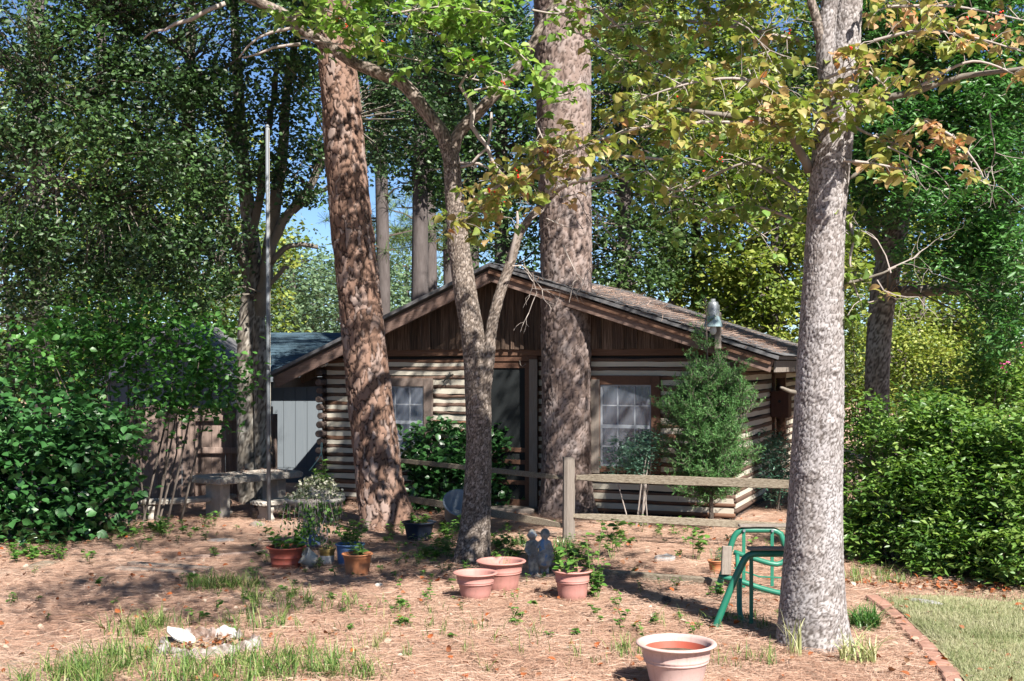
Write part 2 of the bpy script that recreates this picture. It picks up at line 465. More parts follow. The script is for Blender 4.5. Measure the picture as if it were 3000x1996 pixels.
# ------------------------------------------------------------------ leaves
DIAMOND = (np.array([(0, 0, 0), (-.30, .45, .10), (0, 1, -.08), (.30, .45, .10)]), [(0, 2, 1), (0, 3, 2)])
SLIM = (np.array([(0, 0, 0), (-.17, .45, .06), (0, 1, -.10), (.17, .45, .06)]), [(0, 2, 1), (0, 3, 2)])
ROUND = (np.array([(0, 0, 0), (-.36, .28, .06), (-.32, .62, .05), (0, 1, -.12), (.32, .62, .05), (.36, .28, .06), (0, .5, -.03)]),
         [(0, 6, 2, 1), (6, 3, 2), (0, 5, 4, 6), (6, 4, 3)])
DOG = (np.array([(0, 0, 0), (-.30, .22, .09), (-.36, .48, .11), (-.20, .78, .04), (0, 1, -.16), (.20, .78, .04), (.36, .48, .11), (.30, .22, .09), (0, .30, 0), (0, .65, -.03)]),
       [(0, 8, 2, 1), (8, 9, 3, 2), (9, 4, 3), (0, 7, 6, 8), (8, 6, 5, 9), (9, 5, 4)])
SLIM2 = (np.array([(0, 0, 0), (-.22, .5, .07), (0, 1, -.10), (.22, .5, .07)]), [(0, 2, 1), (0, 3, 2)])
STRIP = (np.array([(-.011, 0, 0), (.011, 0, 0), (.007, 1, 0), (-.007, 1, 0)]), [(0, 1, 2, 3)])
NEEDLE = (np.array([(-.022, 0, 0), (.022, 0, 0), (.014, 1, 0), (-.014, 1, 0)]), [(0, 1, 2, 3)])
SCALE = (np.array([(-.06, 0, 0), (.06, 0, 0), (.02, 1, .05), (-.02, 1, -.05)]), [(0, 1, 2, 3)])

def leaf_cloud(name, pos, size, tmpl, mat, parent=None, axis=None, droop=0.3, upj=0.5, lift=1.0, rnd=None, axj=0.0):
    pos = np.asarray(pos, dtype=float)
    N = len(pos)
    tv, tf = tmpl
    if axis is None:
        az = rng.uniform(0, 2 * np.pi, N)
        d = np.stack([np.cos(az), np.sin(az), rng.normal(-droop, .4, N)], 1)
    else:
        d = np.asarray(axis, dtype=float) + rng.normal(0, axj, (N, 3))
    d /= np.linalg.norm(d, axis=1, keepdims=True) + 1e-9
    up = np.array([0, 0, lift]) + rng.normal(0, upj, (N, 3))
    x = np.cross(d, up); x /= np.linalg.norm(x, axis=1, keepdims=True) + 1e-9
    up = np.cross(x, d)
    s = (np.asarray(size) * np.ones(N))[:, None, None]
    V = pos[:, None, :] + s * (tv[None, :, 0:1] * x[:, None, :] + tv[None, :, 1:2] * d[:, None, :] + tv[None, :, 2:3] * up[:, None, :])
    k = len(tv)
    fl = np.concatenate([np.array(f) for f in tf]); fs = np.array([len(f) for f in tf])
    idx = (np.arange(N)[:, None] * k + fl[None, :]).ravel()
    sizes = np.tile(fs, N)
    r = rng.uniform(0, 1, N) if rnd is None else np.clip(rnd, 0, 1)
    me = np_mesh(name, V.reshape(-1, 3), idx, sizes, True, {'rnd': np.repeat(r, k)})
    return obj(name, me, mat, parent, world=parent is not None)

def in_ell(n, c, r, shell=0.0):
    d = rng.normal(0, 1, (n, 3)); d /= np.linalg.norm(d, axis=1, keepdims=True)
    rr = (shell ** 3 + (1 - shell ** 3) * rng.uniform(0, 1, n)) ** (1 / 3)
    return np.array(c) + d * rr[:, None] * np.array(r)

def clumps(ells, nc, per, rc, shell=0.35, flat=0.6):
    vol = np.array([e[1][0] * e[1][1] * e[1][2] for e in ells]) ** 0.8
    cnt = np.maximum(1, (nc * vol / vol.sum()).astype(int))
    cen = np.concatenate([in_ell(c, e[0], e[1], shell) for c, e in zip(cnt, ells)])
    sc_ = rng.uniform(.55, 1.3, len(cen))
    pos = np.repeat(cen, per, 0) + rng.normal(0, 1, (len(cen) * per, 3)) * np.array([rc, rc, rc * flat]) * np.repeat(sc_, per)[:, None]
    rn = np.repeat(rng.uniform(.15, .85, len(cen)), per) + rng.normal(0, .18, len(pos))
    return cen, pos, rn

def catmull(pts, rad, step):
    pts = [Vector(p) for p in pts]
    out = []; ro = []
    n = len(pts)
    for i in range(n - 1):
        p0, p1, p2, p3 = pts[max(i - 1, 0)], pts[i], pts[i + 1], pts[min(i + 2, n - 1)]
        m = max(2, int((p2 - p1).length / step))
        for k in range(m):
            t = k / m
            out.append(0.5 * ((2 * p1) + (p2 - p0) * t + (2 * p0 - 5 * p1 + 4 * p2 - p3) * t * t + (3 * p1 - p0 - 3 * p2 + p3) * t ** 3))
            ro.append(rad[i] * (1 - t) + rad[i + 1] * t)
    out.append(pts[-1]); ro.append(rad[-1])
    return out, ro

def limb(mb, pts, rad, sides=7, step=0.15, wob=0.012):
    p, r = catmull(pts, rad, step)
    p = [q + Vector((random.gauss(0, wob), random.gauss(0, wob), random.gauss(0, wob))) if 0 < i < len(p) - 1 else q for i, q in enumerate(p)]
    r = [x * random.uniform(.92, 1.08) for x in r]
    mb.tube(p, r, sides)

def twigs(mb, cen, anchors, r=0.008, sides=3, kmax=None):
    A = np.array([tuple(a) for a in anchors])
    for c in cen[:kmax]:
        d = np.linalg.norm(A - c, axis=1)
        a = A[np.argmin(d + rng.uniform(0, .4, len(A)))]
        m = (a + c) / 2 + rng.normal(0, .08, 3) + np.array([0, 0, .06])
        mb.tube([a, m, c], [r * 1.4, r, r * .4], sides, False)

def bark(name, pts, rad, around, step, cell, zs, depth, mat, parent, low=0.05, edge=0.22, flare=None, seed=0, warp=.35, layer=.5, knots=()):
    """a trunk whose bark plates and furrows are real relief"""
    p, r = catmull(pts, rad, step)
    n = len(p)
    V = np.zeros((n * around, 3)); CR = np.zeros(n * around); CE = np.zeros(n * around)
    a = None
    off = Vector((seed * 7.3, seed * 3.1, seed * 1.7))
    vor = noise.voronoi; ns = noise.noise
    i = 0
    for k in range(n):
        d = p[min(k + 1, n - 1)] - p[max(k - 1, 0)]; d.normalize()
        if a is None: a = (Vector((1, 0, 0)) - d * d.x).normalized()
        else: a = (a - d * a.dot(d)).normalized()
        b = d.cross(a)
        for j in range(around):
            t = 2 * math.pi * j / around
            nn = a * math.cos(t) + b * math.sin(t)
            rr = r[k]
            q0 = p[k] + nn * rr
            rr *= 1 + low * ns(Vector((q0.x * 2.2, q0.y * 2.2, q0.z * .8)) + off)
            if flare:
                z = max(0.0, p[k].z)
                rr += flare * math.exp(-z / .16) * (0.55 + 0.45 * math.sin(t * 5 + seed) + .3 * math.sin(t * 3 + 1))
            for (kt, kz, kr, ka) in knots:
                dt = (t - kt + math.pi) % (2 * math.pi) - math.pi
                dd = ((dt * r[k]) ** 2 + ((p[k].z - kz) * 1.5) ** 2) / (kr * kr)
                if dd < 9: rr += ka * math.exp(-dd) - ka * .8 * math.exp(-dd * 7)
            q = Vector((q0.x / cell, q0.y / cell, q0.z / (cell * zs))) + off
            wv = q * 1.3
            q = q + Vector((ns(wv), ns(wv + Vector((5, 5, 5))), ns(wv + Vector((9, 1, 4))))) * warp
            ds, ps = vor(q)
            e = (ds[1] - ds[0]) / edge
            e = 0.0 if e < 0 else (1.0 if e > 1 else e * e * (3 - 2 * e))
            h = math.sin(ps[0].x * 12.9898 + ps[0].y * 78.233 + ps[0].z * 37.7) * 43758.5453
            h -= math.floor(h)
            rr += depth * (e - 1) + depth * layer * (h - .5) * e
            V[i] = p[k] + nn * rr
            CR[i] = e; CE[i] = h
            i += 1
    ii, jj = np.meshgrid(np.arange(n - 1), np.arange(around), indexing='ij')
    j2 = (jj + 1) % around
    idx = np.stack([ii * around + jj, ii * around + j2, (ii + 1) * around + j2, (ii + 1) * around + jj], -1).reshape(-1)
    me = np_mesh(name, V, idx, np.full(len(idx) // 4, 4), True, {'crack': CR, 'cell': CE})
    return obj(name, me, mat, parent, world=True)

def blades(name, bases, hmin, hmax, wid, mat, parent=None, lean=0.5, segs=3, rnd=None):
    """curved tapering grass blades"""
    bases = np.asarray(bases, dtype=float)
    N = len(bases)
    h = hmin + (hmax - hmin) * rng.beta(1.3, 2.2, N); az = rng.uniform(0, 2 * np.pi, N)
    ln = np.abs(rng.normal(lean, lean * .5, N))
    out = np.stack([np.cos(az), np.sin(az), np.zeros(N)], 1)
    side = np.stack([-np.sin(az), np.cos(az), np.zeros(N)], 1)
    rows = []
    for s in range(segs + 1):
        t = s / segs
        c = bases + out * (ln * h * t ** 2)[:, None] + np.array([0, 0, 1]) * (h * (t - .28 * ln * t ** 3))[:, None]
        wd = wid * (1 - t ** 1.6) * .5 + wid * .03
        rows.append(c - side * wd); rows.append(c + side * wd)
    V = np.stack(rows, 1)
    k = 2 * (segs + 1)
    f = np.concatenate([np.array([2 * s, 2 * s + 1, 2 * s + 3, 2 * s + 2]) for s in range(segs)])
    idx = (np.arange(N)[:, None] * k + f[None]).ravel()
    r = rng.uniform(0, 1, N) if rnd is None else rnd
    me = np_mesh(name, V.reshape(-1, 3), idx, np.full(N * segs, 4), True, {'rnd': np.repeat(r, k)})
    return obj(name, me, mat, parent, world=parent is not None)

# ================================================================== SETTING
def gz(x, y):
    return 0.016 * noise.noise(Vector((x * 1.1, y * 1.1, 0))) + 0.008 * noise.noise(Vector((x * 4, y * 4, 3)))

def make_ground():
    n = 220
    t = np.linspace(-1, 1, n)
    xs = np.sign(t) * (np.abs(t) * 9 + np.abs(t) ** 6 * 260)
    ty = np.linspace(0, 1, n)
    ys = -25 + 30 * ty ** 1 + np.clip(ty - .0, 0, 1) * 14 + 300 * ty ** 12
    ys = np.sort(ys)
    V = np.array([(x, y, gz(x, y) if abs(x) < 12 and 4 < y < 24 else 0.0) for y in ys for x in xs])
    i, j = np.meshgrid(np.arange(n - 1), np.arange(n - 1), indexing='ij')
    idx = np.stack([i * n + j, i * n + j + 1, (i + 1) * n + j + 1, (i + 1) * n + j], -1).reshape(-1)
    o = obj('ground', np_mesh('ground', V, idx, np.full(len(idx) // 4, 4)), M['ground'])
    tag(o, 'pine straw covered ground of the wooded yard', None, kind='structure')
make_ground()

# lawn beyond the brick edging
EDGE = [(2540, 1748), (2600, 1790), (2650, 1838), (2700, 1888), (2745, 1940), (2790, 1996), (2830, 2060), (2860, 2130)]
EDGEW = [G(*e) for e in EDGE]
def edge_x(y):
    ys_ = [p.y for p in EDGEW][::-1]; xs_ = [p.x for p in EDGEW][::-1]
    return float(np.interp(y, ys_, xs_))
def make_lawn():
    ys = np.linspace(6.2, 10.2, 26)
    vs = []; n = 14
    for y in ys:
        x0 = edge_x(y) + .06
        for k in range(n):
            x = x0 + (7.5 - x0) * k / (n - 1)
            if y > 9.2: y_ = y + (y - 9.2) * .5 * noise.noise(Vector((x * 1.8, 7, 0)))
            else: y_ = y
            vs.append((x, y_, 0.028 - .012 * max(0, y - 9.4) + .008 * noise.noise(Vector((x * 3, y * 3, 0)))))
    i, j = np.meshgrid(np.arange(len(ys) - 1), np.arange(n - 1), indexing='ij')
    idx = np.stack([i * n + j, i * n + j + 1, (i + 1) * n + j + 1, (i + 1) * n + j], -1).reshape(-1)
    o = obj('lawn', np_mesh('lawn', np.array(vs), idx, np.full(len(idx) // 4, 4)), M['lawnsoil'])
    tag(o, 'pale dry lawn beyond the brick edging', None, kind='structure')
make_lawn()
ly = np.minimum(rng.uniform(6.4, 10.4, 70000), rng.uniform(8.6, 10.4, 70000)); lx = np.array([edge_x(y) for y in ly]) + .08 + rng.uniform(0, 1, len(ly)) ** 1.3 * 3.2
lawn_grass = blades('lawn_grass', np.stack([lx, ly, np.full(len(ly), .025)], 1), .015, .065, .004, M['lawn'], lean=.8, segs=2, rnd=np.clip(np.array([.5 + .45 * noise.noise(Vector((a * 1.7, b * 1.7, 0))) for a, b in zip(lx, ly)]) + rng.normal(0, .22, len(lx)), 0, 1))
tag(lawn_grass, 'short pale green grass of the lawn beside the bricks', 'grass', kind='stuff')

# pine straw, fallen leaves
N = 230000
ny = 7.2 + 11.3 * rng.uniform(0, 1, N) ** 1.25
nx = rng.uniform(-.47, .45, N) * ny
keep = nx < np.array([edge_x(y) if y < 10.2 else 99 for y in ny]) - .02
nx, ny = nx[keep], ny[keep]
nz = np.abs(rng.normal(.014, .012, len(nx))) + .004
az = rng.uniform(0, 2 * np.pi, len(nx))
straw = leaf_cloud('pine_straw', np.stack([nx, ny, nz], 1), rng.uniform(.07, .16, len(nx)), STRIP, M['needle'],
                   axis=np.stack([np.cos(az), np.sin(az), rng.normal(0, .07, len(nx))], 1), upj=.3, rnd=rng.normal(.5, .2, len(nx)) + .25 * np.array([noise.noise(Vector((a * 1.3, b * 1.3, 2))) for a, b in zip(nx, ny)]))
tag(straw, 'loose brown pine straw spread over the yard', 'pine straw', kind='stuff')
N = 1500
ny = 7.2 + 11 * rng.uniform(0, 1, N) ** 1.2; nx = rng.uniform(-.47, .47, N) * ny
litter = leaf_cloud('fallen_leaves', np.stack([nx, ny, rng.uniform(.02, .045, N)], 1), rng.uniform(.03, .07, N), DOG, M['litter'], upj=.45, droop=0)
tag(litter, 'scattered orange and tan fallen leaves on the pine straw', 'leaves', kind='stuff')
N = 260
c = G(2660, 1725)
hx = rng.normal(.1, .42, N); hy = rng.normal(0, .13, N)
heap = leaf_cloud('leaf_drift', np.stack([c.x + hx + .1, c.y + hy - hx * .25, .02 + np.abs(rng.normal(0, .02, N))], 1), rng.uniform(.03, .06, N), DOG, M['litter'], upj=.5, droop=0, rnd=rng.uniform(.1, .8, N))
tag(heap, 'drift of rusty fallen leaves at the foot of the clipped hedge', 'leaves', kind='stuff')

# ================================================================== LOG CABIN (local axes: u along the front, v into the depth)
LC = Vector((-2.70, 17.5, 0)); RC = Vector((2.841, 15.3, 0))
W = (RC - LC).length
EU = (RC - LC).normalized(); EV = Vector((-EU.y, EU.x, 0))
ROT = math.atan2(EU.y, EU.x)
def cab(px, py, v=0.0):
    c = (px - CX) / F
    Y = (v + LC.dot(EV)) / (c * EV.x + EV.y)
    p = Vector((c * Y, Y, 0)) - LC
    return p.dot(EU), H + (HY - py) / F * Y
D = 5.4                                        # depth of the cabin
cabin = thing('log_cabin', 'small old log cabin with cream chinking and a brown board gable', 'cabin', LC, ROT)

PITCH = .1255
rows = [0.065 + PITCH * k + (random.uniform(-.010, .010) if k else 0) for k in range(17)]
TOP = rows[-1] + .06
def opening(x0, x1, y0, y1):
    u0, z1 = cab(x0, y0); u1, z0 = cab(x1, y1)
    return u0, u1, z0, z1
wA = opening(1092, 1272, 1108, 1352)
wB = opening(1737, 1937, 1100, 1388)
dr = list(opening(1412, 1580, 1082, 1490)); dr[2] = 0.0; dr[3] = TOP + .02
opens = [wA, dr, wB]

def log_mesh(seed, n=9):
    rs = random.Random(seed)
    prof = [(.010, -.030), (-.028, -.028), (-.038, -.012), (-.038, .012), (-.028, .027), (.010, .030)]
    vs = []; fs = []
    ph = rs.uniform(0, 9)
    for i in range(n):
        t = i / (n - 1)
        s = .98 + .20 * math.sin(t * 7 + ph) + rs.uniform(-.16, .16)
        dz = .006 * math.sin(t * 5 + ph * 2) + rs.uniform(-.003, .003)
        for y, z in prof:
            vs.append((t, y * (1 + rs.uniform(-.10, .10)), z * s + dz + rs.uniform(-.002, .002)))
    m = len(prof)
    for i in range(n - 1):
        for k in range(m - 1):
            fs.append((i * m + k, (i + 1) * m + k, (i + 1) * m + k + 1, i * m + k + 1))
    fs.append(tuple(range(m)))
    fs.append(tuple((n - 1) * m + k for k in range(m - 1, -1, -1)))
    me = bpy.data.meshes.new('log'); me.from_pydata(vs, [], fs)
    me.polygons.foreach_set('use_smooth', np.ones(len(fs), dtype=bool)); me.update()
    return me
LOGS = [log_mesh(i) for i in range(7)]
LOGS_RED = [log_mesh(20 + i) for i in range(3)]
for m_ in LOGS: m_.materials.append(M['log'])
for m_ in LOGS_RED: m_.materials.append(M['log_red'])
def chink_mesh(seed, n=10):
    rs = random.Random(seed)
    vs = []; fs = []
    ph = rs.uniform(0, 9)
    for i in range(n):
        t = i / (n - 1)
        a = -.034 + rs.uniform(-.004, .004); b = .034 + rs.uniform(-.004, .004)
        dy = rs.uniform(-.004, .004)
        vs += [(t, .015, a * 1.1), (t, -.024 + dy, a * 1.05), (t, -.027 + dy, b * 1.05), (t, .012, b * 1.1)]
    for i in range(n - 1):
        for k in range(3):
            fs.append((i * 4 + k, (i + 1) * 4 + k, (i + 1) * 4 + k + 1, i * 4 + k + 1))
    fs.append((0, 1, 2, 3)); fs.append(tuple((n - 1) * 4 + k for k in (3, 2, 1, 0)))
    me = bpy.data.meshes.new('chinking'); me.from_pydata(vs, [], fs)
    me.update()
    me.materials.append(M['chink'])
    return me
CHINKS = [chink_mesh(40 + i) for i in range(5)]

def spans(z, h, lo, hi, ops):
    segs = [(lo, hi)]
    for (u0, u1, z0, z1) in ops:
        if z + h > z0 + .01 and z - h < z1 - .01:
            new = []
            for a, b in segs:
                if u1 <= a or u0 >= b: new.append((a, b)); continue
                if u0 - a > .03: new.append((a, u0))
                if b - u1 > .03: new.append((u1, b))
            segs = new
    return segs

# front wall: backing board with logs and chinking on it
def wall_panels(name, lo, hi, ops, place):
    """thin boards behind the logs, cut round the openings"""
    mb = MB()
    us = sorted(set([lo, hi] + [o[0] for o in ops] + [o[1] for o in ops]))
    for a, b in zip(us[:-1], us[1:]):
        zs = [0.0, TOP]
        cut = [o for o in ops if o[0] < (a + b) / 2 < o[1]]
        if not cut: place(mb, a, b, 0, TOP)
        for o in cut:
            if o[2] > .02: place(mb, a, b, 0, o[2])
            if o[3] < TOP - .02: place(mb, a, b, o[3], TOP)
    return mb.build(name, M['interior'], cabin)
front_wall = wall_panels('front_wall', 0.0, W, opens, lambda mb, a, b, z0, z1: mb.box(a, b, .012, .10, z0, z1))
for k, z in enumerate(rows):
    for a, b in spans(z, .03, -.02, W + .02, opens):
        red = (z > 1.02 and z < 1.16 and a < dr[0] < b + 1.4 and a > wA[0]) or random.random() < .12 + (.35 if a >= wB[1] - .1 or z < .5 and a > dr[1] - .2 else 0)
        me = random.choice(LOGS_RED if red else LOGS)
        flip = random.random() < .5
        o = obj('log', me, None, front_wall, loc=(b if flip else a, 0.0, z + random.uniform(-.006, .006)),
                scale=(-(b - a) if flip else (b - a), random.uniform(.8, 1.25), random.uniform(.72, 1.22)))
        o.rotation_euler = (0, random.uniform(-.006, .006), 0)
    if k < len(rows) - 1:
        zc = (z + rows[k + 1]) / 2; cs = (rows[k + 1] - z) / PITCH
        for a, b in spans(zc, .02, 0.0, W, opens):
            obj('chinking', random.choice(CHINKS), None, front_wall, loc=(a, 0.0, zc), scale=(b - a, random.uniform(.85, 1.15), cs))

# side walls: log ends stand proud of the front corner
def side_z(k): return rows[k] + PITCH / 2 - .004
right_open = [(2.75, 3.85, .80, 1.90)]
right_wall = MB()
for a, b, z0, z1 in ((0.1, 2.75, 0, TOP), (3.85, D, 0, TOP), (2.75, 3.85, 0, .8), (2.75, 3.85, 1.9, TOP)):
    right_wall.box(W - .10, W - .012, a, b, z0, z1)
right_wall = right_wall.build('side_wall', M['interior'], cabin)
for k in range(len(rows) - 1):
    z = side_z(k)
    for a, b in spans(z, .03, 0.0, D, right_open):
        o = obj('log', random.choice(LOGS), None, right_wall, loc=(W, a, z), rot=(0, 0, math.pi / 2), scale=(b - a, 1.0, 1.0))
    if k:
        for a, b in spans(rows[k], .02, 0.02, D, right_open):
            obj('chinking', random.choice(CHINKS), None, right_wall, loc=(W, a, rows[k]), rot=(0, 0, math.pi / 2), scale=(b - a, 1, 1))
left_wall = MB().box(.012, .10, .1, D, 0, TOP).build('side_wall', M['interior'], cabin)
end_me = MB()
end_me.tube([(0, 0, 0), (0, .012, 0), (0, .30, 0)], [.040, .052, .054], 12)
end_me = end_me.mesh('log_end', False)
end_me.materials.append(M['log_end'])
for k in range(len(rows)):
    z = rows[k] + .002
    if k < len(rows) - 1:
        s = random.uniform(.92, 1.12)
        obj('log_end', end_me, None, left_wall, loc=(-.055 + random.uniform(-.012, .012), -.17 + random.uniform(-.03, .03), side_z(k)), scale=(s * 1.0, 1, s * .92))
        if k > 12: obj('log_end', end_me, None, right_wall, loc=(W + .04, -.20 + random.uniform(-.03, .03), side_z(k)), scale=(s * 1.1, 1, s))
    obj('log', random.choice(LOGS), None, left_wall, loc=(0.0, D, z), rot=(0, 0, -math.pi / 2), scale=(D + .1, .9, 1.0))
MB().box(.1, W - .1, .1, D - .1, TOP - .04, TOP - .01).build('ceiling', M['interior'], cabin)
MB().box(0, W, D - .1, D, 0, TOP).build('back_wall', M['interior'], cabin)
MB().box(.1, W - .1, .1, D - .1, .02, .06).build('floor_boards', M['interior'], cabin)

# roof: measured in the plane of the barge boards
VB = -.50
r_u, r_z = cab(1437, 780, VB)
l_u, l_z = cab(797, 1098, VB)
g_u, g_z = cab(2270, 1046, VB)
VE = D + .4
def slope_box(mb, ua, za, ub, zb, t0, t1, v0, v1):
    """slab between two points of the slope; t0..t1 measured down from the line"""
    d = Vector((ub - ua, 0, zb - za)).normalized(); nrm = Vector((-d.z, 0, d.x))
    if nrm.z < 0: nrm = -nrm
    A = Vector((ua, 0, za)); B = Vector((ub, 0, zb))
    vs = []
    for v in (v0, v1):
        for q, t in ((A, t0), (B, t0), (B, t1), (A, t1)):
            x = q - nrm * t
            vs.append((x.x, v, x.z))
    mb.add(vs, [(0, 1, 2, 3), (7, 6, 5, 4), (0, 4, 5, 1), (1, 5, 6, 2), (2, 6, 7, 3), (3, 7, 4, 0)])
    return mb
roof = MB()
slope_box(roof, r_u, r_z + .03, l_u - .05, l_z + .0, -.01, .035, VB - .06, VE)
slope_box(roof, r_u + .002, r_z + .03, g_u + .06, g_z + .0, -.01, .035, VB - .06, VE)
roof = roof.build('roof', M['roofdark'], cabin)
for (eu, ez, nm) in ((l_u, l_z, 'l'), (g_u, g_z, 'g')):
    mb = MB(); sgn = 1 if nm == 'g' else -1
    slope_box(mb, r_u + sgn * .004, r_z, eu, ez, .038, .20, VB, VB + .035)
    mb.build('barge_board', M['barge'], roof, bevel=.004)
    mb = MB()
    slope_box(mb, r_u + sgn * .004, r_z, eu - sgn * .02, ez, .038, .10, VB - .03, VB - .003)
    if nm == 'g': mb.build('barge_board', M['log_red'], roof)
    # rafters and roof boards seen from below
    for q in range(8):
        v = .15 + q * .8
        mb = MB(); slope_box(mb, r_u + sgn * .03, r_z, eu - sgn * .04, ez, .045, .15, v, v + .05); mb.build('rafter', M['board'], roof)
    mb = MB()
    for q in range(1, 9):
        pass
    fz = ez - .20
    MB().box(eu - .02 if sgn > 0 else eu - .01, eu + .012 if sgn > 0 else eu + .018, VB + .04, VE - .05, ez - .19, ez - .045).build('fascia', M['greywood'], roof, bevel=.003)
# shingle courses at the gable edge of the weathered slope
for q in range(22):
    t0 = q / 22; t1 = (q + 1.25) / 22
    mb = MB()
    ua, za = r_u + (g_u + .08 - r_u) * t0, r_z + .03 + (g_z - r_z - .03) * t0
    ub, zb = r_u + (g_u + .08 - r_u) * t1, r_z + .03 + (g_z - r_z - .03) * t1
    slope_box(mb, ua, za + .012, ub, zb + .026, -.012, -.004, VB - .07 + random.uniform(-.012, .012), VE)
    mb.build('shingle_course', M['roofdark'], roof)
# straw and twigs lying on the roof
N = 9000
tt = rng.uniform(.12, 1, N); vv = rng.uniform(VB - .05, 4.5, N) ** 1.0
lu = r_u + (g_u - r_u) * tt; lz = r_z + (g_z - r_z) * tt + .05 + np.abs(rng.normal(0, .022, N))
az = rng.uniform(0, 2 * np.pi, N)
pos = np.array([tuple(LC + EU * a + EV * b + Vector((0, 0, c))) for a, b, c in zip(lu, vv, lz)])
ro = leaf_cloud('roof_straw', pos, rng.uniform(.1, .22, N), STRIP, M['needle'], None, axis=np.stack([np.cos(az), np.sin(az), rng.normal(-.1, .18, N)], 1), upj=.3)
ro.parent = cabin; ro.matrix_parent_inverse = (Matrix.Translation(LC) @ Matrix.Rotation(ROT, 4, 'Z')).inverted()
tag(ro, kind='stuff')

# gable: sill timber, boards and battens
gable = MB().box(.0, W, -.075, -.01, TOP - .002, TOP + .12).build('gable_sill', M['log_red'], cabin, bevel=.008)
def roof_under(u):
    if u < r_u: return r_z + (l_z - r_z) * (r_u - u) / (r_u - l_u) - .05
    return r_z + (g_z - r_z) * (u - r_u) / (g_u - r_u) - .05
u = .02
while u < W - .05:
    bw = random.uniform(.13, .21)
    b = min(u + bw, W - .02)
    z0 = TOP + .1; za, zb = roof_under(u), roof_under(b)
    if min(za, zb) > z0 + .03:
        poly = [(u + .002, z0 - random.uniform(0, .03)), (b - .002, z0 - random.uniform(0, .03)), (b - .002, zb)]
        if u < r_u < b: poly.append((r_u, roof_under(r_u)))
        poly.append((u + .002, za))
        dy = random.uniform(-.006, .006)
        MB().prism(poly, -.100 + dy, -.078 + dy).build('board', M['board'], gable)
        if random.random() < .75:
            MB().prism([(b - .022, z0 - .01), (b + .022, z0 - .012), (b + .022, roof_under(b + .022)), (b - .022, roof_under(b - .022))], -.128, -.107).build('batten', M['board'], gable)
    u = b
MB().box(.05, W - .05, -.07, -.02, TOP + .13, TOP + .2).build('nailer', M['interior'], gable)

# windows
def window(op, px_glass, rowsplit, name, frame_mat, cols, v=0.0):
    u0, u1, z0, z1 = op
    x0, x1, y0, y1 = px_glass
    a, gz1 = cab(x0, y0); b, gz0 = cab(x1, y1)
    fr = MB()
    fr.box(u0, a, -.075, .06, z0, z1).box(b, u1, -.075, .06, z0, z1)
    fr.box(a, b, -.072, .06, gz1, z1).box(a, b, -.090, .06, z0, gz0)
    wdw = fr.build(name, frame_mat, cabin, bevel=.005)
    mid = gz0 + (gz1 - gz0) * .49
    s = MB(); t = .022
    s.box(a, a + t, -.05, -.02, gz0, gz1).box(b - t, b, -.05, -.02, gz0, gz1)
    s.box(a + t, b - t, -.05, -.02, gz1 - t, gz1).box(a + t, b - t, -.05, -.02, gz0, gz0 + t).box(a + t, b - t, -.052, -.018, mid - .022, mid + .022)
    s.build('sash', M['sash'], wdw, bevel=.002)
    mu = MB()
    for c_ in range(1, cols):
        uc = a + (b - a) * c_ / cols
        mu.box(uc - .007, uc + .007, -.028, -.008, gz0 + t, gz1 - t)
    for zc in (mid + (gz1 - mid) * .5, gz0 + (mid - gz0) * .5):
        mu.box(a + t, b - t, -.0275, -.0085, zc - .007, zc + .007)
    mu.build('muntin', M['sash'], wdw)
    MB().box(a + t, b - t, -.006, -.002, gz0, gz1).build('pane', M['glass'], wdw)
    MB().add([(a + t * .5, -.056, gz0 + t * .5), (b - t * .5, -.056, gz0 + t * .5), (b - t * .5, -.056, gz1 - t * .5), (a + t * .5, -.056, gz1 - t * .5)], [(0, 1, 2, 3)]).build('insect_screen', M['insect_screen'], wdw)
    for side in (0, 1):                         # tied-back curtains
        n = 22; vs = []; fs = []
        for j in range(9):
            tz = j / 8
            wdt = (b - a) * (.56 - .26 * math.sin(min(1, tz * 1.25) * math.pi * .5) ** 1.5) if rowsplit else (b - a) * .5
            for i in range(n):
                f = i / (n - 1)
                uu = a + wdt * f if side == 0 else b - wdt * f
                vs.append((uu, .085 + .014 * math.sin(f * 22 + j * .2), gz1 - (gz1 - gz0) * tz))
        for j in range(8):
            for i in range(n - 1):
                fs.append((j * n + i, j * n + i + 1, (j + 1) * n + i + 1, (j + 1) * n + i))
        MB().add(vs, fs).build('curtain', M['curtain_dark' if rowsplit else 'curtain'], wdw, smooth=True)
    return wdw
wl = window(wA, (1116, 1247, 1132, 1340), False, 'window', M['framewood'], 3)
tag(wl, 'window with a wide grey wooden frame behind the glossy bush')
wr = window(wB, (1762, 1911, 1127, 1370), True, 'window', M['darkwood'], 3)
tag(wr, 'window with a dark brown frame and a white storm sash')
a_, zt = cab(1744, 1112); b_, _ = cab(1762, 1112); _, zb = cab(1744, 1385)
MB().box(a_ - .03, b_ - .002, -.095, -.078, zb, zt).build('casing', M['greywood'], wr, bevel=.003)

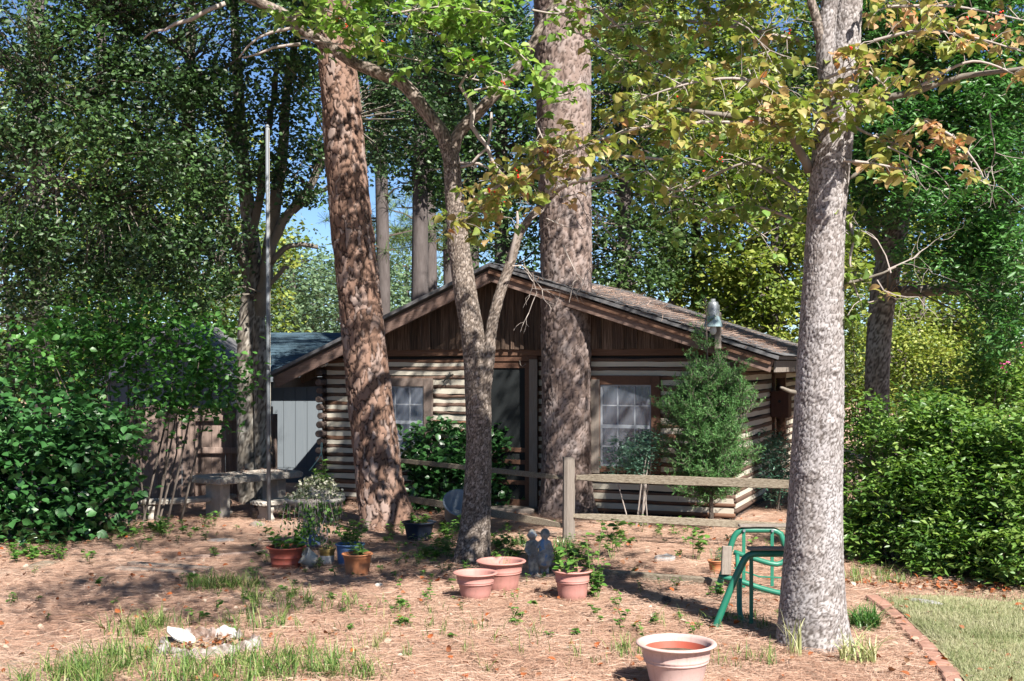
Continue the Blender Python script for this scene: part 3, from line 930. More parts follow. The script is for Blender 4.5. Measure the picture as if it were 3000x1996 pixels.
# door
door = MB()
du0, du1 = dr[0], dr[1]
ju, _ = cab(1556, 1200)
door.box(du0, du0 + .07, -.07, .06, 0.02, TOP).box(ju, du1, -.085, .06, 0.02, TOP - .002)
door.box(du0 + .07, ju, -.06, .06, TOP - .08, TOP - .001)
door = door.build('door_frame', M['darkwood'], cabin, bevel=.006)
MB().box(ju + .01, du1 + .01, -.11, -.088, .03, TOP - .05).build('jamb', M['greywood'], door, bevel=.004)
lf = MB()
a, b = du0 + .075, ju - .005
zt = TOP - .09
lf.box(a, a + .07, -.045, -.015, .06, zt).box(b - .07, b, -.045, -.015, .06, zt).box(a + .07, b - .07, -.045, -.015, zt - .08, zt)
for py, hh in ((1317, .03), (1352, .03), (1412, .03), (1478, .08)):
    z = cab(1480, py)[1]
    lf.box(a + .07, b - .07, -.045, -.015, z - hh, z + hh)
lf.build('screen_door', M['darkwood'], door, bevel=.003)
MB().box(a + .02, b - .02, -.028, -.022, .08, zt).build('screen', M['screen'], door)
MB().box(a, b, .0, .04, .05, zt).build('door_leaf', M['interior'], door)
hz = cab(1545, 1100)
MB().tube([(b - .05, -.05, zt - .02), (b - .10, -.06, zt - .06), (b - .13, -.06, zt - .03), (b - .14, -.06, zt + .03)], .006, 6).build('hook', M['greywood'], door)
MB().box(du0 - .05, du1 + .05, -.42, -.03, .0, .07).build('doorstep', M['greywood'], cabin, bevel=.01)

# side window with a hanging box
MB().box(W - .06, W + .07, 2.75, 2.86, .8, 1.9).box(W - .06, W + .07, 3.74, 3.85, .8, 1.9).box(W - .06, W + .068, 2.86, 3.74, 1.8, 1.9).box(W - .06, W + .09, 2.86, 3.74, .8, .88).build('window', M['darkwood'], cabin)
MB().box(W - .01, W, 2.86, 3.74, .88, 1.8).build('window_pane', M['glass'], cabin)
bx_ = thing('nest_box', 'small brown wooden box hung on the shaded side wall of the cabin', 'box', LC + EU * (W + .17) + EV * 2.72, ROT)
bx_.location.z = 1.22
MB().box(-.13, .13, -.15, .15, 0, .36).build('body', M['rust'], bx_, bevel=.005)
MB().box(-.15, .16, -.18, .18, .36, .39).build('lid', M['rust'], bx_, bevel=.004)
MB().box(-.17, -.13, -.04, .04, .05, .34).build('bracket', M['black'], bx_)
MB().tube([(.0, -.151, .24), (.0, -.156, .24)], .022, 12).build('entrance_hole', M['black'], bx_)

# iron star-like ornament on the logs
ou, oz = cab(1318, 1105, -.07)
orn = thing('wall_ornament', 'small black iron lizard ornament on the sunlit logs beside the window', 'ornament', LC + EU * ou + EV * (-.085), ROT)
orn.location.z = oz
MB().tube([(.06, 0, .035), (.02, 0, .02), (-.03, 0, -.01), (-.08, 0, -.05), (-.10, 0, -.09)], [.012, .016, .016, .008, .003], 6).build('body', M['black'], orn)
for q in ((.03, .02, .07, -.02), (.02, .02, .0, .07), (-.03, -.01, -.01, -.06), (-.03, -.01, -.07, .03)):
    MB().tube([(q[0], 0, q[1]), (q[2], 0, q[3])], .005, 5).build('leg', M['black'], orn)

# flood lamp under the eave
fu, fz = cab(950, 1065, -.20)
fl = thing('flood_lamp', 'twin headed white flood lamp under the cabin eave', 'lamp', LC + EU * fu + EV * (-.22), ROT)
fl.location.z = fz
for (du, dz, s) in ((0, .0, 1.0), (.055, -.004, .75)):
    MB().lathe([(0, .035), (.02 * s, .034), (.03 * s, .0), (.045 * s, -.035), (.04 * s, -.04), (0, -.036)], 16).build('lamp_head', M['white'], fl, smooth=True, loc=(du, -.02, dz), rot=(R(-70), R(-25 if s == 1 else 30), 0))
MB().tube([(.03, .04, -.01), (.10, .06, -.02), (.2, .08, -.015)], .006, 5).build('bracket', M['white'], fl)

# yard lamp on a short wooden post at the barge board
yu, _ = cab(2103, 1000, VB - .09)
_, yz0 = cab(2103, 1022, VB - .09); _, yz1 = cab(2103, 880, VB - .09)
yl = thing('yard_lamp', 'grey metal yard lamp with ribbed glass skirt on a short post at the roof edge', 'lamp', LC + EU * yu + EV * (VB - .09), ROT)
yl.location.z = yz0
hh = yz1 - yz0
MB().box(-.035, .035, -.03, .06, 0, hh * .75).build('post', M['greywood'], yl, bevel=.005)
lx_ = -.04
MB().lathe([(0, hh * 1.02), (.03, hh * 1.02), (.032, hh * .97), (.06, hh * .96), (.068, hh * .9), (.075, hh * .66), (.078, hh * .65), (0, hh * .65)], 20, lx_, -.09).build('housing', M['lampmetal'], yl, smooth=True)
sk = []
for r_, z_ in ((.078, hh * .66), (.10, hh * .56), (.118, hh * .45), (.114, hh * .45), (.074, hh * .63)): sk.append((r_, z_))
MB().lathe(sk, 28, lx_, -.09).build('skirt', M['lampglass'], yl)
MB().lathe([(0, hh * .28), (.03, hh * .30), (.045, hh * .36), (.04, hh * .44), (.02, hh * .5), (0, hh * .5)], 16, lx_, -.09).build('bulb', M['white'], yl, smooth=True)
MB().box(.0, .03, -.09, -.028, hh * .7, hh * .9).build('bracket', M['lampmetal'], yl)

# ================================================================== WHITE OUTBUILDING with blue shingles
YB = 20.3
ob = thing('white_outbuilding', 'white sided outbuilding with blue grey shingle roof behind the log cabin', 'building', (-4.6, YB, 0))
def obp(px, py, Y=YB):
    p = P(px, py, Y); return p.x + 4.6, p.z
x0, ze = obp(690, 1108); x1 = obp(1030, 1108)[0]
wallm = MB().box(x0, x1, 0.0, .1, 0, ze + .0).build('wall', M['white_siding'], ob)
k = 0
xx = x0 + .02
while xx < x1 - .2:
    MB().box(xx, xx + .195, -.014, -.002, .25, ze - .06).build('siding_panel', M['white_siding'], wallm, bevel=.003)
    xx += .2
MB().box(x0, x1, -.03, -.001, .0, .245).build('skirting', M['white_siding'], wallm)
MB().box(x0 - .06, x1, -.30, -.27, ze - .06, ze + .08).build('fascia', M['white_siding'], wallm)
xr, zr = obp(690, 978, YB + 2.6)
roofm = MB()
zridge = H + (HY - 978) / F * (YB + 2.6)
roofm.add([(x0 - .1, -.3, ze + .08), (x1, -.3, ze + .08), (x1, 2.6, zridge), (x0 - .1, 2.6, zridge), (x0 - .1, -.3, ze + .03), (x1, -.3, ze + .03), (x1, 2.6, zridge - .05), (x0 - .1, 2.6, zridge - .05)],
          [(0, 1, 2, 3), (7, 6, 5, 4), (0, 4, 5, 1), (2, 6, 7, 3), (1, 5, 6, 2), (0, 3, 7, 4)])
roofm = roofm.build('roof', M['roofdark'], ob)
sl = math.atan2(zridge - ze - .08, 2.9); L = math.hypot(2.9, zridge - ze - .08)
sh_me = MB().box(0, .295, 0, .19, .004, .016).mesh('shingle'); sh_me.materials.append(M['shingle'])
nrow = 15
for r_ in range(nrow):
    s0 = L * r_ / nrow
    xx = x0 - .1 + (.15 if r_ % 2 else 0) + random.uniform(-.02, .02)
    while xx < x1 - .3:
        if True:
            obj('shingle', sh_me, None, roofm, loc=(xx, -.3 + s0 * math.cos(sl), ze + .085 + s0 * math.sin(sl) + random.uniform(0, .004)), rot=(sl + R(-2.5), 0, random.uniform(-.008, .008)), scale=(1, 1.25, 1))
        xx += .30
MB().box(x0, x1, 2.55, 5.2, 0, ze).build('rear_wall', M['white_siding'], ob)
# gable wing
gx0, gz0_ = obp(352, 1122); gpx, gpz = obp(540, 968); gx1, gz1_ = obp(720, 1118)
wing = MB().prism([(gx0, 0), (gx1, 0), (gx1, gz1_), (gpx, gpz), (gx0, gz0_)], -.62, -.52).build('gable_wall', M['white_siding'], ob)
for q in range(14):
    xx = gx0 + .05 + q * (gx1 - gx0) / 14
    zt_ = min(gz0_ + (gpz - gz0_) * max(0, (xx - gx0)) / (gpx - gx0), gz1_ + (gpz - gz1_) * max(0, gx1 - xx) / (gx1 - gpx)) - .05
    MB().box(xx, xx + .125, -.635, -.622, .2, zt_ - .04).build('siding_panel', M['white_siding'], wing)
for ex, ez in ((gx0, gz0_), (gx1, gz1_)):
    mb = MB(); sg = -1 if ex < gpx else 1
    slope_box(mb, gpx + sg * .002, gpz + .1, ex + sg * .12, ez + .04, 0, .10, -.80, -.76); mb.build('rake_board', M['white'], ob)
    mb = MB(); slope_box(mb, gpx + sg * .002, gpz + .115, ex + sg * .12, ez + .055, -.03, .0, -.82, 2.2); mb.build('wing_roof', M['roofdark'], ob)

# ================================================================== BOARD FENCE
def fence_panel(name, label, x0, x1, Y, z0, z1, n, rails, mat, jag=.05):
    t = thing(name, label, 'fence', (x0, Y, 0))
    wd = (x1 - x0) / n
    bm = MB().box(0, wd * .94, 0, .02, 0, 1).mesh('board'); bm.materials.append(mat)
    for i in range(n):
        obj('board', bm, None, t, loc=(i * wd, random.uniform(-.006, .006), z0), rot=(0, random.uniform(-.008, .008), 0), scale=(1, 1, z1 - z0 + random.uniform(-jag, jag)))
    for rz in rails:
        MB().box(-.02, x1 - x0 + .02, -.06, -.008, rz - .045, rz + .045).build('rail', mat, t, bevel=.004)
    for xx in (0, x1 - x0):
        MB().box(xx - .045, xx + .045, .024, .11, 0, z1 - .1).build('post', mat, t)
    return t
x0 = P(300, 0, 16.9).x; x1 = P(557, 0, 16.9).x
fence_panel('board_fence', 'sunlit brown board fence panel behind the leafy shrub', x0, x1, 16.9, .02, 1.42, 11, (), M['fencewood'], .03)
x0 = P(561, 0, 17.9).x; x1 = P(800, 0, 17.9).x
fence_panel('board_fence', 'shaded board fence panel with horizontal rails behind the stone table', x0, x1, 17.9, .02, 1.36, 12, (.30, .72, 1.20), M['fencewood'], .02)

# ================================================================== TREES NEAR THE CABIN
# --- leaning pine with plated red-brown bark
def tree(name, label, loc, cat='tree', group=None):
    return thing(name, label, cat, loc, group=group)

def pine_tops(t, top, n, spread):
    mb = MB(); pos = []; ax = []
    for i in range(n):
        a = random.uniform(0, 6.28); ln = random.uniform(1.0, 2.4); z = top.z - random.uniform(0, 3.0)
        p0 = Vector((top.x, top.y, z)); p1 = p0 + Vector((math.cos(a) * ln, math.sin(a) * ln, random.uniform(-.1, .5)))
        mb.tube([p0, (p0 + p1) / 2 + Vector((0, 0, .1)), p1], [.05, .03, .012], 5, False)
        for q in range(int(ln * 5)):
            c_ = p0.lerp(p1, random.uniform(.35, 1.05)) + Vector((random.gauss(0, .2), random.gauss(0, .2), random.gauss(0, .12)))
            for _ in range(26):
                d = Vector((random.gauss(0, 1), random.gauss(0, 1), random.gauss(.2, .8))).normalized()
                pos.append(tuple(c_)); ax.append(tuple(d))
    tag(mb.build('limbs', M['farbark'], t, world=True), kind='stuff')
    leaf_cloud('crown', pos, rng.uniform(.16, .26, len(pos)), NEEDLE, M['L_pine'], t, axis=ax)

b0 = G(1132, 1543)
t = tree('pine_tree', 'leaning pine with thick plated red brown bark beside the birdbath', b0)
Yp = b0.y
pts = [P(1136, 1600, Yp), P(1130, 1530, Yp), P(1112, 1420, Yp), P(1088, 1200, Yp), P(1060, 950, Yp), P(1030, 650, Yp), P(1003, 350, Yp), P(985, 120, Yp), P(965, -150, Yp), P(950, -900, Yp)]
rad = [.37, .34, .295, .275, .268, .262, .25, .238, .23, .17]
bark('trunk', pts, rad, 150, .013, .085, 2.1, .017, M['bark_pine'], t, edge=.13, flare=.05, seed=1, warp=.75, layer=1.0)
pine_tops(t, P(950, -860, Yp), 24, 2)

# --- stout straight pine in front of the cabin door
b0 = G(1660, 1508)
t = tree('pine_tree', 'stout straight pine with flaky pinkish grey bark at the cabin door', b0)
Yp = b0.y
pts = [P(1662, 1560, Yp), P(1660, 1500, Yp), P(1659, 1400, Yp), P(1658, 1200, Yp), P(1658, 900, Yp), P(1656, 600, Yp), P(1652, 300, Yp), P(1646, 0, Yp), P(1643, -200, Yp), P(1640, -900, Yp)]
rad = [.43, .385, .335, .325, .338, .352, .368, .375, .37, .27]
bark('trunk', pts, rad, 140, .016, .07, 1.9, .012, M['bark_pine2'], t, edge=.16, warp=.8, layer=.8, low=.04, flare=.05, seed=2)
pine_tops(t, P(1640, -860, Yp), 22, 2)

# --- the large dogwood in the foreground
b0 = G(2384, 1888)
t12 = tree('dogwood_tree', 'large dogwood with pale blocky bark and reddening autumn leaves beside the glider frame', b0)
Yd = b0.y
pts = [P(2390, 1950, Yd), P(2384, 1885, Yd), P(2384, 1800, Yd), P(2386, 1700, Yd), P(2390, 1500, Yd), P(2394, 1300, Yd), P(2402, 1050, Yd), P(2412, 800, Yd), P(2422, 600, Yd), P(2440, 400, Yd), P(2464, 200, Yd), P(2482, 0, Yd), P(2500, -200, Yd), P(2540, -600, Yd)]
rad = [.275, .256, .236, .22, .192, .176, .162, .150, .145, .144, .125, .108, .10, .06]
bark('trunk', pts, rad, 160, .0085, .025, 1.3, .0055, M['bark_dogwood'], t12, edge=.2, low=.12, flare=.035, seed=3, warp=.35, knots=[(-1.75, P(0, 975, Yd).z, .06, .022), (-1.2, P(0, 1078, Yd).z, .05, .022), (-1.6, P(0, 1155, Yd).z, .05, .025), (-.75, P(0, 1210, Yd).z, .045, .025), (-1.3, P(0, 1245, Yd).z, .06, .018), (-1.9, P(0, 1385, Yd).z, .07, .022), (-1.0, P(0, 1580, Yd).z, .05, .022), (-2.1, P(0, 640, Yd).z, .06, .02), (-1.5, P(0, 1790, Yd).z, .10, .03), (-2.0, P(0, 1610, Yd).z, .06, .02)])
def dlimb(pp, rr, Y=None, keep=True):
    q = [P(a, b, c) for a, b, c in pp]
    dl = MB(); limb(dl, q, rr, 9, .1, .004); dl.build('limb', M['limb'], t12, smooth=True, world=True)
    return q
bark('limb', [P(2445, 330, Yd - .03), P(2428, 240, Yd - .06), P(2418, 150, Yd - .08), P(2424, 60, Yd - .08), P(2432, 0, Yd - .08), P(2460, -200, Yd - .2)], [.05, .07, .068, .062, .058, .045], 60, .011, .022, 1.25, .004, M['bark_dogwood'], t12, edge=.26, seed=14)
bark('limb', [P(2420, 160, Yd - .08), P(2402, 100, Yd - .1), P(2388, 40, Yd - .1), P(2376, 0, Yd - .1), P(2350, -150, Yd)], [.045, .04, .033, .03, .025], 36, .011, .022, 1.25, .003, M['bark_dogwood2'], t12, edge=.26, seed=15)
dlimb([(2370, 500, Yd), (2340, 440, Yd - .1), (2290, 370, Yd - .2), (2235, 352, Yd - .25), (2110, 333, Yd - .3), (1960, 320, Yd - .3)], [.036, .03, .026, .022, .018, .012])
dlimb([(2480, 330, Yd), (2560, 295, Yd - .1), (2700, 262, Yd - .2), (2820, 225, Yd - .3), (2960, 205, Yd - .4), (3100, 190, Yd - .5)], [.034, .028, .022, .02, .014, .01])
dlimb([(2478, 528, Yd), (2540, 488, Yd), (2620, 420, Yd - .1), (2700, 350, Yd - .2)], [.016, .012, .009, .006])
dlimb([(2465, 830, Yd), (2540, 815, Yd), (2625, 782, Yd - .05)], [.016, .011, .006])
dlimb([(2330, 1150, Yd - .1), (2300, 1140, Yd - .15), (2288, 1136, Yd - .2)], [.016, .012, .009])
lb = []
BOUGHS = [  # leafy boughs: points (px, py, Y), spray density per metre, spray radius, tone
    ([(2340, 380, Yd - .1), (2200, 360, Yd - .3), (2050, 360, Yd - .4), (1900, 370, Yd - .4), (1760, 410, Yd - .4), (1620, 470, Yd - .35), (1500, 545, Yd - .3), (1390, 625, Yd - .3), (1350, 650, Yd - .3)], 26, .10, .62),
    ([(2300, 260, Yd - .3), (2150, 230, Yd - .4), (2000, 250, Yd - .4), (1850, 300, Yd - .4)], 24, .12, .55),
    ([(2350, 120, Yd + .4), (2150, 80, Yd + .4), (1950, 60, Yd + .4), (1780, 80, Yd + .4)], 26, .16, .45),
    ([(2420, 230, Yd - .4), (2520, 200, Yd - .5), (2600, 260, Yd - .5)], 24, .10, .7),
    ([(2300, 310, Yd - .4), (2420, 330, Yd - .45), (2510, 280, Yd - .5), (2580, 340, Yd - .4)], 20, .09, .6),
    ([(2340, 560, Yd + .3), (2200, 480, Yd + .4), (2080, 520, Yd + .5), (1980, 560, Yd + .5), (1890, 500, Yd + .5)], 24, .18, .28),
    ([(2320, 640, Yd + .5), (2180, 600, Yd + .6), (2050, 650, Yd + .7)], 14, .16, .2),
    ([(2560, 120, Yd - .3), (2700, 90, Yd - .4), (2850, 110, Yd - .4), (2990, 150, Yd - .4)], 20, .13, .72),
    ([(2600, 20, Yd), (2800, 20, Yd), (3000, 60, Yd)], 14, .14, .7),
    ([(2700, 250, Yd - .3), (2850, 180, Yd - .4), (3000, 230, Yd - .4)], 9, .10, .75),
    ([(2470, 470, Yd - .2), (2560, 480, Yd - .2), (2660, 500, Yd - .2)], 11, .07, .7),
    ([(2480, 360, Yd), (2560, 400, Yd), (2650, 430, Yd)], 12, .09, .6),
    ([(2700, 360, Yd - .3), (2790, 400, Yd - .3), (2860, 480, Yd - .3), (2880, 520, Yd - .3)], 12, .06, .85),
    ([(2480, 620, Yd), (2500, 700, Yd), (2490, 770, Yd), (2520, 880, Yd), (2570, 880, Yd)], 16, .08, .35),
    ([(1420, 570, Yd - .35), (1500, 520, Yd - .35), (1600, 450, Yd - .4), (1700, 400, Yd - .4)], 18, .09, .75),
    ([(1760, 30, Yd + .8), (1900, 160, Yd + .8), (2020, 240, Yd + .8), (1800, 240, Yd + .7)], 18, .18, .5),
]
sp_all = []; rn_all = []
BW = MB()
for pp, den, rr, tone in BOUGHS:
    q = [P(a, b, c_) for a, b, c_ in pp]
    cv, _r = catmull(q, [.01] * len(q), .05)
    BW.tube(cv, [.011 * (1 - .75 * i / len(cv)) + .002 for i in range(len(cv))], 5, False)
    ln = sum((cv[i + 1] - cv[i]).length for i in range(len(cv) - 1))
    for s_ in range(int(ln * den * 1.8)):
        base = random.choice(cv)
        tip = base + Vector((random.gauss(0, rr), random.gauss(0, rr * 1.3), random.gauss(-.01, rr * .75)))
        BW.tube([base, (base + tip) / 2 + Vector((0, 0, .02)), tip], [.004, .003, .002], 3, False)
        tn = tone * .74 + random.gauss(0, .14)
        for l_ in range(random.randint(5, 9)):
            sp_all.append(tip + Vector((random.gauss(0, .035), random.gauss(0, .035), random.gauss(0, .02))))
            rn_all.append(min(tn + random.gauss(0, .12), .93 if random.random() < .85 else 1))
# high crown clumps, unseen above the view, added to cast dappled shade
cen, pos, rn = clumps([((2.0, 11.7, 7.0), (2.3, 1.5, .8)), ((4.2, 10.8, 7.2), (1.5, 1.6, .9)), ((3.9, 8.0, 5.6), (.35, .45, .5))], 195, 20, .16)
sp_all += [Vector(p) for p in pos]; rn_all += list(rn)
cen2, pos2, rn2 = clumps([((-.2, 6.2, 5.6), (1.5, 2.0, .5)), ((-1.3, 8.4, 6.2), (1.3, 1.4, .4)), ((.9, 7.4, 6.4), (.9, .8, .4))], 150, 40, .2)
sp_all += [Vector(p) for p in pos2]; rn_all += list(rn2)
cen = np.concatenate([cen, cen2]); pos = np.concatenate([pos, pos2])
twigs(BW, cen, [P(2480, -100, Yd), P(2520, -500, Yd), P(2460, -200, Yd - .2), P(2540, -600, Yd), P(2350, -150, Yd)], .01)
tag(BW.build('twigs', M['twig'], t12, smooth=True, world=True), kind='stuff')
def sun_gap(pl, rl):  # drops leaves on the sun's path so a patch of wall is lit
    a_ = []; b_ = []
    for p_, r_ in zip(pl, rl):
        k_ = 16.8 - p_.y; qx = p_.x - .577 * k_; qz = p_.z - 1.155 * k_
        if -1.75 < qx < -.45 and .7 < qz < 1.85 and random.random() < .85: continue
        a_.append(p_); b_.append(r_)
    return a_, b_
sp_all, rn_all = sun_gap(sp_all, rn_all)
leaf_cloud('leaves', [tuple(p) for p in sp_all], rng.uniform(.05, .098, len(sp_all)), DOG, M['L_autumn'], t12, droop=.45, upj=.45, rnd=np.array(rn_all))
# bare twigs
bt = MB()
def bare(mb, p, d, ln, r, dep):
    n = 4; pts_ = [p]
    for i in range(n):
        d = (d + Vector((random.gauss(0, .25), random.gauss(0, .25), random.gauss(0, .25)))).normalized()
        p = p + d * ln / n
        pts_.append(p)
    mb.tube(pts_, [r * (1 - .6 * i / n) for i in range(n + 1)], 4, False)
    if dep:
        for k_ in range(random.randint(2, 4)):
            q = random.choice(pts_[1:])
            bare(mb, q, (d + Vector((random.gauss(0, .8), random.gauss(0, .8), random.gauss(0, .8)))).normalized(), ln * .6, r * .55, dep - 1)
for (a, b, dx, dz, ln) in ((2600, 790, .5, .6, .5), (2610, 800, -.2, .9, .5), (2570, 820, .6, -.5, .35), (2150, 60, .1, -.8, .5), (2190, 200, .1, -.9, .4), (2600, 430, .8, -.3, .5), (2760, 400, .7, -.6, .5), (2900, 330, .2, -.9, .4)):
    bare(bt, P(a, b, Yd - .2), Vector((dx, 0, dz)), ln, .006, 2)
tag(bt.build('bare_twigs', M['twig'], t12, world=True), kind='stuff')
bm_ = MB()
nb = int(len(sp_all) * .3)
for i_ in range(26):
    c_ = sp_all[random.randrange(nb)] + Vector((0, -.02, .02))
    for k_ in range(4):
        q = c_ + Vector((random.gauss(0, .011), random.gauss(0, .011), random.gauss(0, .010)))
        bm_.lathe([(0, q.z + .008), (.006, q.z + .004), (.007, q.z), (.005, q.z - .005), (0, q.z - .008)], 6, q.x, q.y)
tag(bm_.build('berries', M['berry'], t12, smooth=True, world=True), kind='stuff')

# --- the forked dogwood among the pots
b0 = G(1386, 1652)
t11 = tree('dogwood_tree', 'slender forked dogwood with green leaves rising behind the pink pots', b0)
Y1 = b0.y
pts = [P(1384, 1720, Y1), P(1385, 1650, Y1), P(1392, 1560, Y1), P(1398, 1450, Y1), P(1402, 1300, Y1), P(1400, 1150, Y1), P(1388, 1000, Y1), P(1366, 870, Y1), P(1344, 720, Y1), P(1330, 580, Y1), P(1322, 470, Y1), P(1310, 420, Y1)]
rad = [.205, .185, .155, .14, .128, .134, .122, .115, .108, .092, .088, .094]
bark('trunk', pts, rad, 110, .011, .024, 1.25, .005, M['bark_dogwood2'], t11, edge=.26, low=.07, flare=.03, seed=4)
bark('limb', [P(1316, 450, Y1), P(1300, 400, Y1), P(1250, 330, Y1), P(1180, 245, Y1), P(1100, 210, Y1), P(1030, 180, Y1), P(970, 140, Y1), P(890, 90, Y1), P(830, 40, Y1), P(740, 0, Y1), P(600, -60, Y1)],
     [.075, .074, .07, .066, .064, .056, .052, .05, .05, .048, .04], 36, .02, .024, 1.2, .004, M['bark_dogwood2'], t11, seed=5)
bark('limb', [P(1322, 460, Y1), P(1345, 390, Y1), P(1400, 330, Y1), P(1465, 260, Y1), P(1530, 180, Y1), P(1590, 70, Y1), P(1640, -20, Y1), P(1700, -160, Y1)],
     [.07, .066, .06, .056, .05, .042, .036, .03], 32, .02, .024, 1.2, .004, M['bark_dogwood2'], t11, seed=6)
bark('limb', [P(1410, 1180, Y1), P(1418, 1140, Y1 - .05), P(1430, 1060, Y1 - .05), P(1440, 960, Y1), P(1462, 870, Y1), P(1495, 770, Y1), P(1520, 690, Y1), P(1560, 630, Y1), P(1620, 570, Y1), P(1690, 500, Y1 - .2), P(1750, 430, Y1 - .3)],
     [.055, .075, .066, .058, .054, .05, .044, .036, .03, .02, .012], 36, .018, .022, 1.2, .004, M['bark_dogwood2'], t11, seed=7)
fl_ = MB()
limb(fl_, [P(1480, 830, Y1), P(1510, 700, Y1 - .1), P(1515, 620, Y1 - .2)], [.028, .02, .012], 6)
limb(fl_, [P(1475, 520, Y1 - .3), P(1430, 430, Y1 - .3), P(1385, 370, Y1 - .3), P(1380, 300, Y1 - .3), P(1355, 260, Y1 - .3), P(1370, 210, Y1 - .3)], [.02, .022, .024, .022, .016, .01], 6)
limb(fl_, [P(1410, 130, Y1 - .3), P(1420, 75, Y1 - .3), P(1450, 55, Y1 - .3)], [.022, .022, .018], 6)
limb(fl_, [P(1440, 330, Y1 - .1), P(1430, 430, Y1 - .1), P(1380, 480, Y1 - .1), P(1345, 490, Y1)], [.014, .016, .016, .014], 5)
limb(fl_, [P(1345, 480, Y1), P(1410, 480, Y1 - .1), P(1450, 500, Y1 - .2)], [.02, .014, .008], 5)
limb(fl_, [P(880, 60, Y1), P(820, 90, Y1), P(760, 110, Y1), P(700, 170, Y1)], [.022, .018, .014, .008], 5)
limb(fl_, [P(660, 10, Y1), P(560, 60, Y1), P(480, 80, Y1), P(420, 115, Y1)], [.028, .022, .016, .008], 5)
limb(fl_, [P(880, 130, Y1), P(800, 140, Y1), P(710, 170, Y1)], [.018, .014, .008], 5)
limb(fl_, [P(1600, 560, Y1 - .1), P(1680, 540, Y1 - .3), P(1780, 515, Y1 - .4)], [.03, .024, .018], 6)
limb(fl_, [P(1740, 450, Y1 - .3), P(1820, 455, Y1 - .3), P(1950, 470, Y1 - .3), P(2020, 480, Y1 - .3)], [.016, .018, .014, .008], 5)
limb(fl_, [P(1620, 20, Y1), P(1670, 60, Y1 - .1), P(1690, 100, Y1 - .1)], [.02, .014, .008], 5)
for (a, b, dx, dz) in ((1640, 580, .9, .2), (1700, 520, .8, -.4), (1720, 600, .6, -.5), (1680, 560, .5, -.9), (1600, 640, .8, -.3), (1560, 640, .7, .4), (1700, 560, -.2, .9), (1650, 720, .4, -.7), (1420, 240, -.9, -.1), (1500, 780, .8, .3), (1560, 800, .3, -.8)):
    bare(fl_, P(a, b, Y1 - .2), Vector((dx, random.uniform(-.4, .2), dz)), random.uniform(.4, .7), .009, 2)
BG = [([(860, 50, 11.6), (950, 30, 11.5), (1060, 80, 11.4), (1180, 70, 11.4), (1300, 110, 11.4)], 24, .13),
      ([(880, 110, 11.4), (1000, 130, 11.4), (1100, 110, 11.3)], 14, .09),
      ([(1100, 150, 11.4), (1190, 170, 11.4), (1240, 180, 11.4)], 14, .07),
      ([(1250, 40, 11.5), (1400, 90, 11.4), (1500, 140, 11.3), (1560, 200, 11.3), (1600, 260, 11.3)], 18, .09),
      ([(1310, 150, 11.3), (1400, 190, 11.3), (1480, 220, 11.3)], 22, .07),
      ([(1390, 265, 11.3), (1450, 255, 11.3), (1520, 270, 11.3)], 16, .05),
      ([(1000, 0, 11.6), (1200, -10, 11.6), (1400, 0, 11.6)], 22, .12),
      ([(1560, 250, 11.3), (1640, 280, 11.3), (1700, 260, 11.3)], 14, .07),
      ([(1570, 360, 11.4), (1600, 420, 11.4), (1640, 400, 11.4)], 14, .09),
      ([(1560, 30, 11.5), (1640, 40, 11.5), (1760, 20, 11.5)], 12, .12),
      ([(1150, 40, 11.2), (1300, 20, 11.2), (1450, 40, 11.2)], 22, .12), ([(1380, 560, 11.0), (1420, 620, 11.0), (1500, 640, 11.0)], 10, .08),
      ([(1700, 100, 11.6), (1850, 180, 11.6), (2000, 120, 11.6)], 16, .2), ([(1750, 480, 11.8), (1900, 560, 11.8), (2100, 600, 11.8), (2250, 700, 11.8)], 12, .2)]
sp = []; rn = []
for pp, den, rr in BG:
    q = [P(a, b, c_) for a, b, c_ in pp]
    cv, _r = catmull(q, [.01] * len(q), .05)
    fl_.tube(cv, [.009 * (1 - .7 * i / len(cv)) + .002 for i in range(len(cv))], 5, False)
    ln = sum((cv[i + 1] - cv[i]).length for i in range(len(cv) - 1))
    for s_ in range(int(ln * den * 1.7)):
        base = random.choice(cv)
        tip = base + Vector((random.gauss(0, rr), random.gauss(0, rr * 1.3), random.gauss(0, rr * .7)))
        fl_.tube([base, tip], [.004, .002], 3, False)
        for l_ in range(random.randint(4, 6)):
            sp.append(tip + Vector((random.gauss(0, .03), random.gauss(0, .03), random.gauss(0, .02)))); rn.append(random.uniform(.1, .9))
cen, pos, r2 = clumps([((-1.8, 11.0, 6.8), (2.0, 1.9, .8)), ((.3, 12.5, 7.2), (1.8, 1.4, .8))], 210, 16, .17)  # unseen clumps added above the view to dapple cabin and leaning pine with shade
twigs(fl_, cen, [P(1700, -160, Y1), P(600, -60, Y1), P(1640, -20, Y1)], .01)
sp += [Vector(p) for p in pos]; rn += list(r2)
tag(fl_.build('twigs', M['twig'], t11, smooth=True, world=True), kind='stuff')
sp, rn = sun_gap(sp, rn)
leaf_cloud('leaves', [tuple(p) for p in sp], rng.uniform(.07, .12, len(sp)), DOG, M['L_dogwood'], t11, droop=.35, upj=.4, rnd=np.array(rn))
bm_ = MB()
nb = int(len(sp) * .3)
for i_ in range(9):
    c_ = sp[random.randrange(nb)] + Vector((0, -.03, .02))
    for k_ in range(4):
        q = c_ + Vector((random.gauss(0, .013), random.gauss(0, .013), random.gauss(0, .011)))
        bm_.lathe([(0, q.z + .009), (.007, q.z + .005), (.008, q.z), (.006, q.z - .006), (0, q.z - .009)], 6, q.x, q.y)
tag(bm_.build('berries', M['berry'], t11, smooth=True, world=True), kind='stuff')

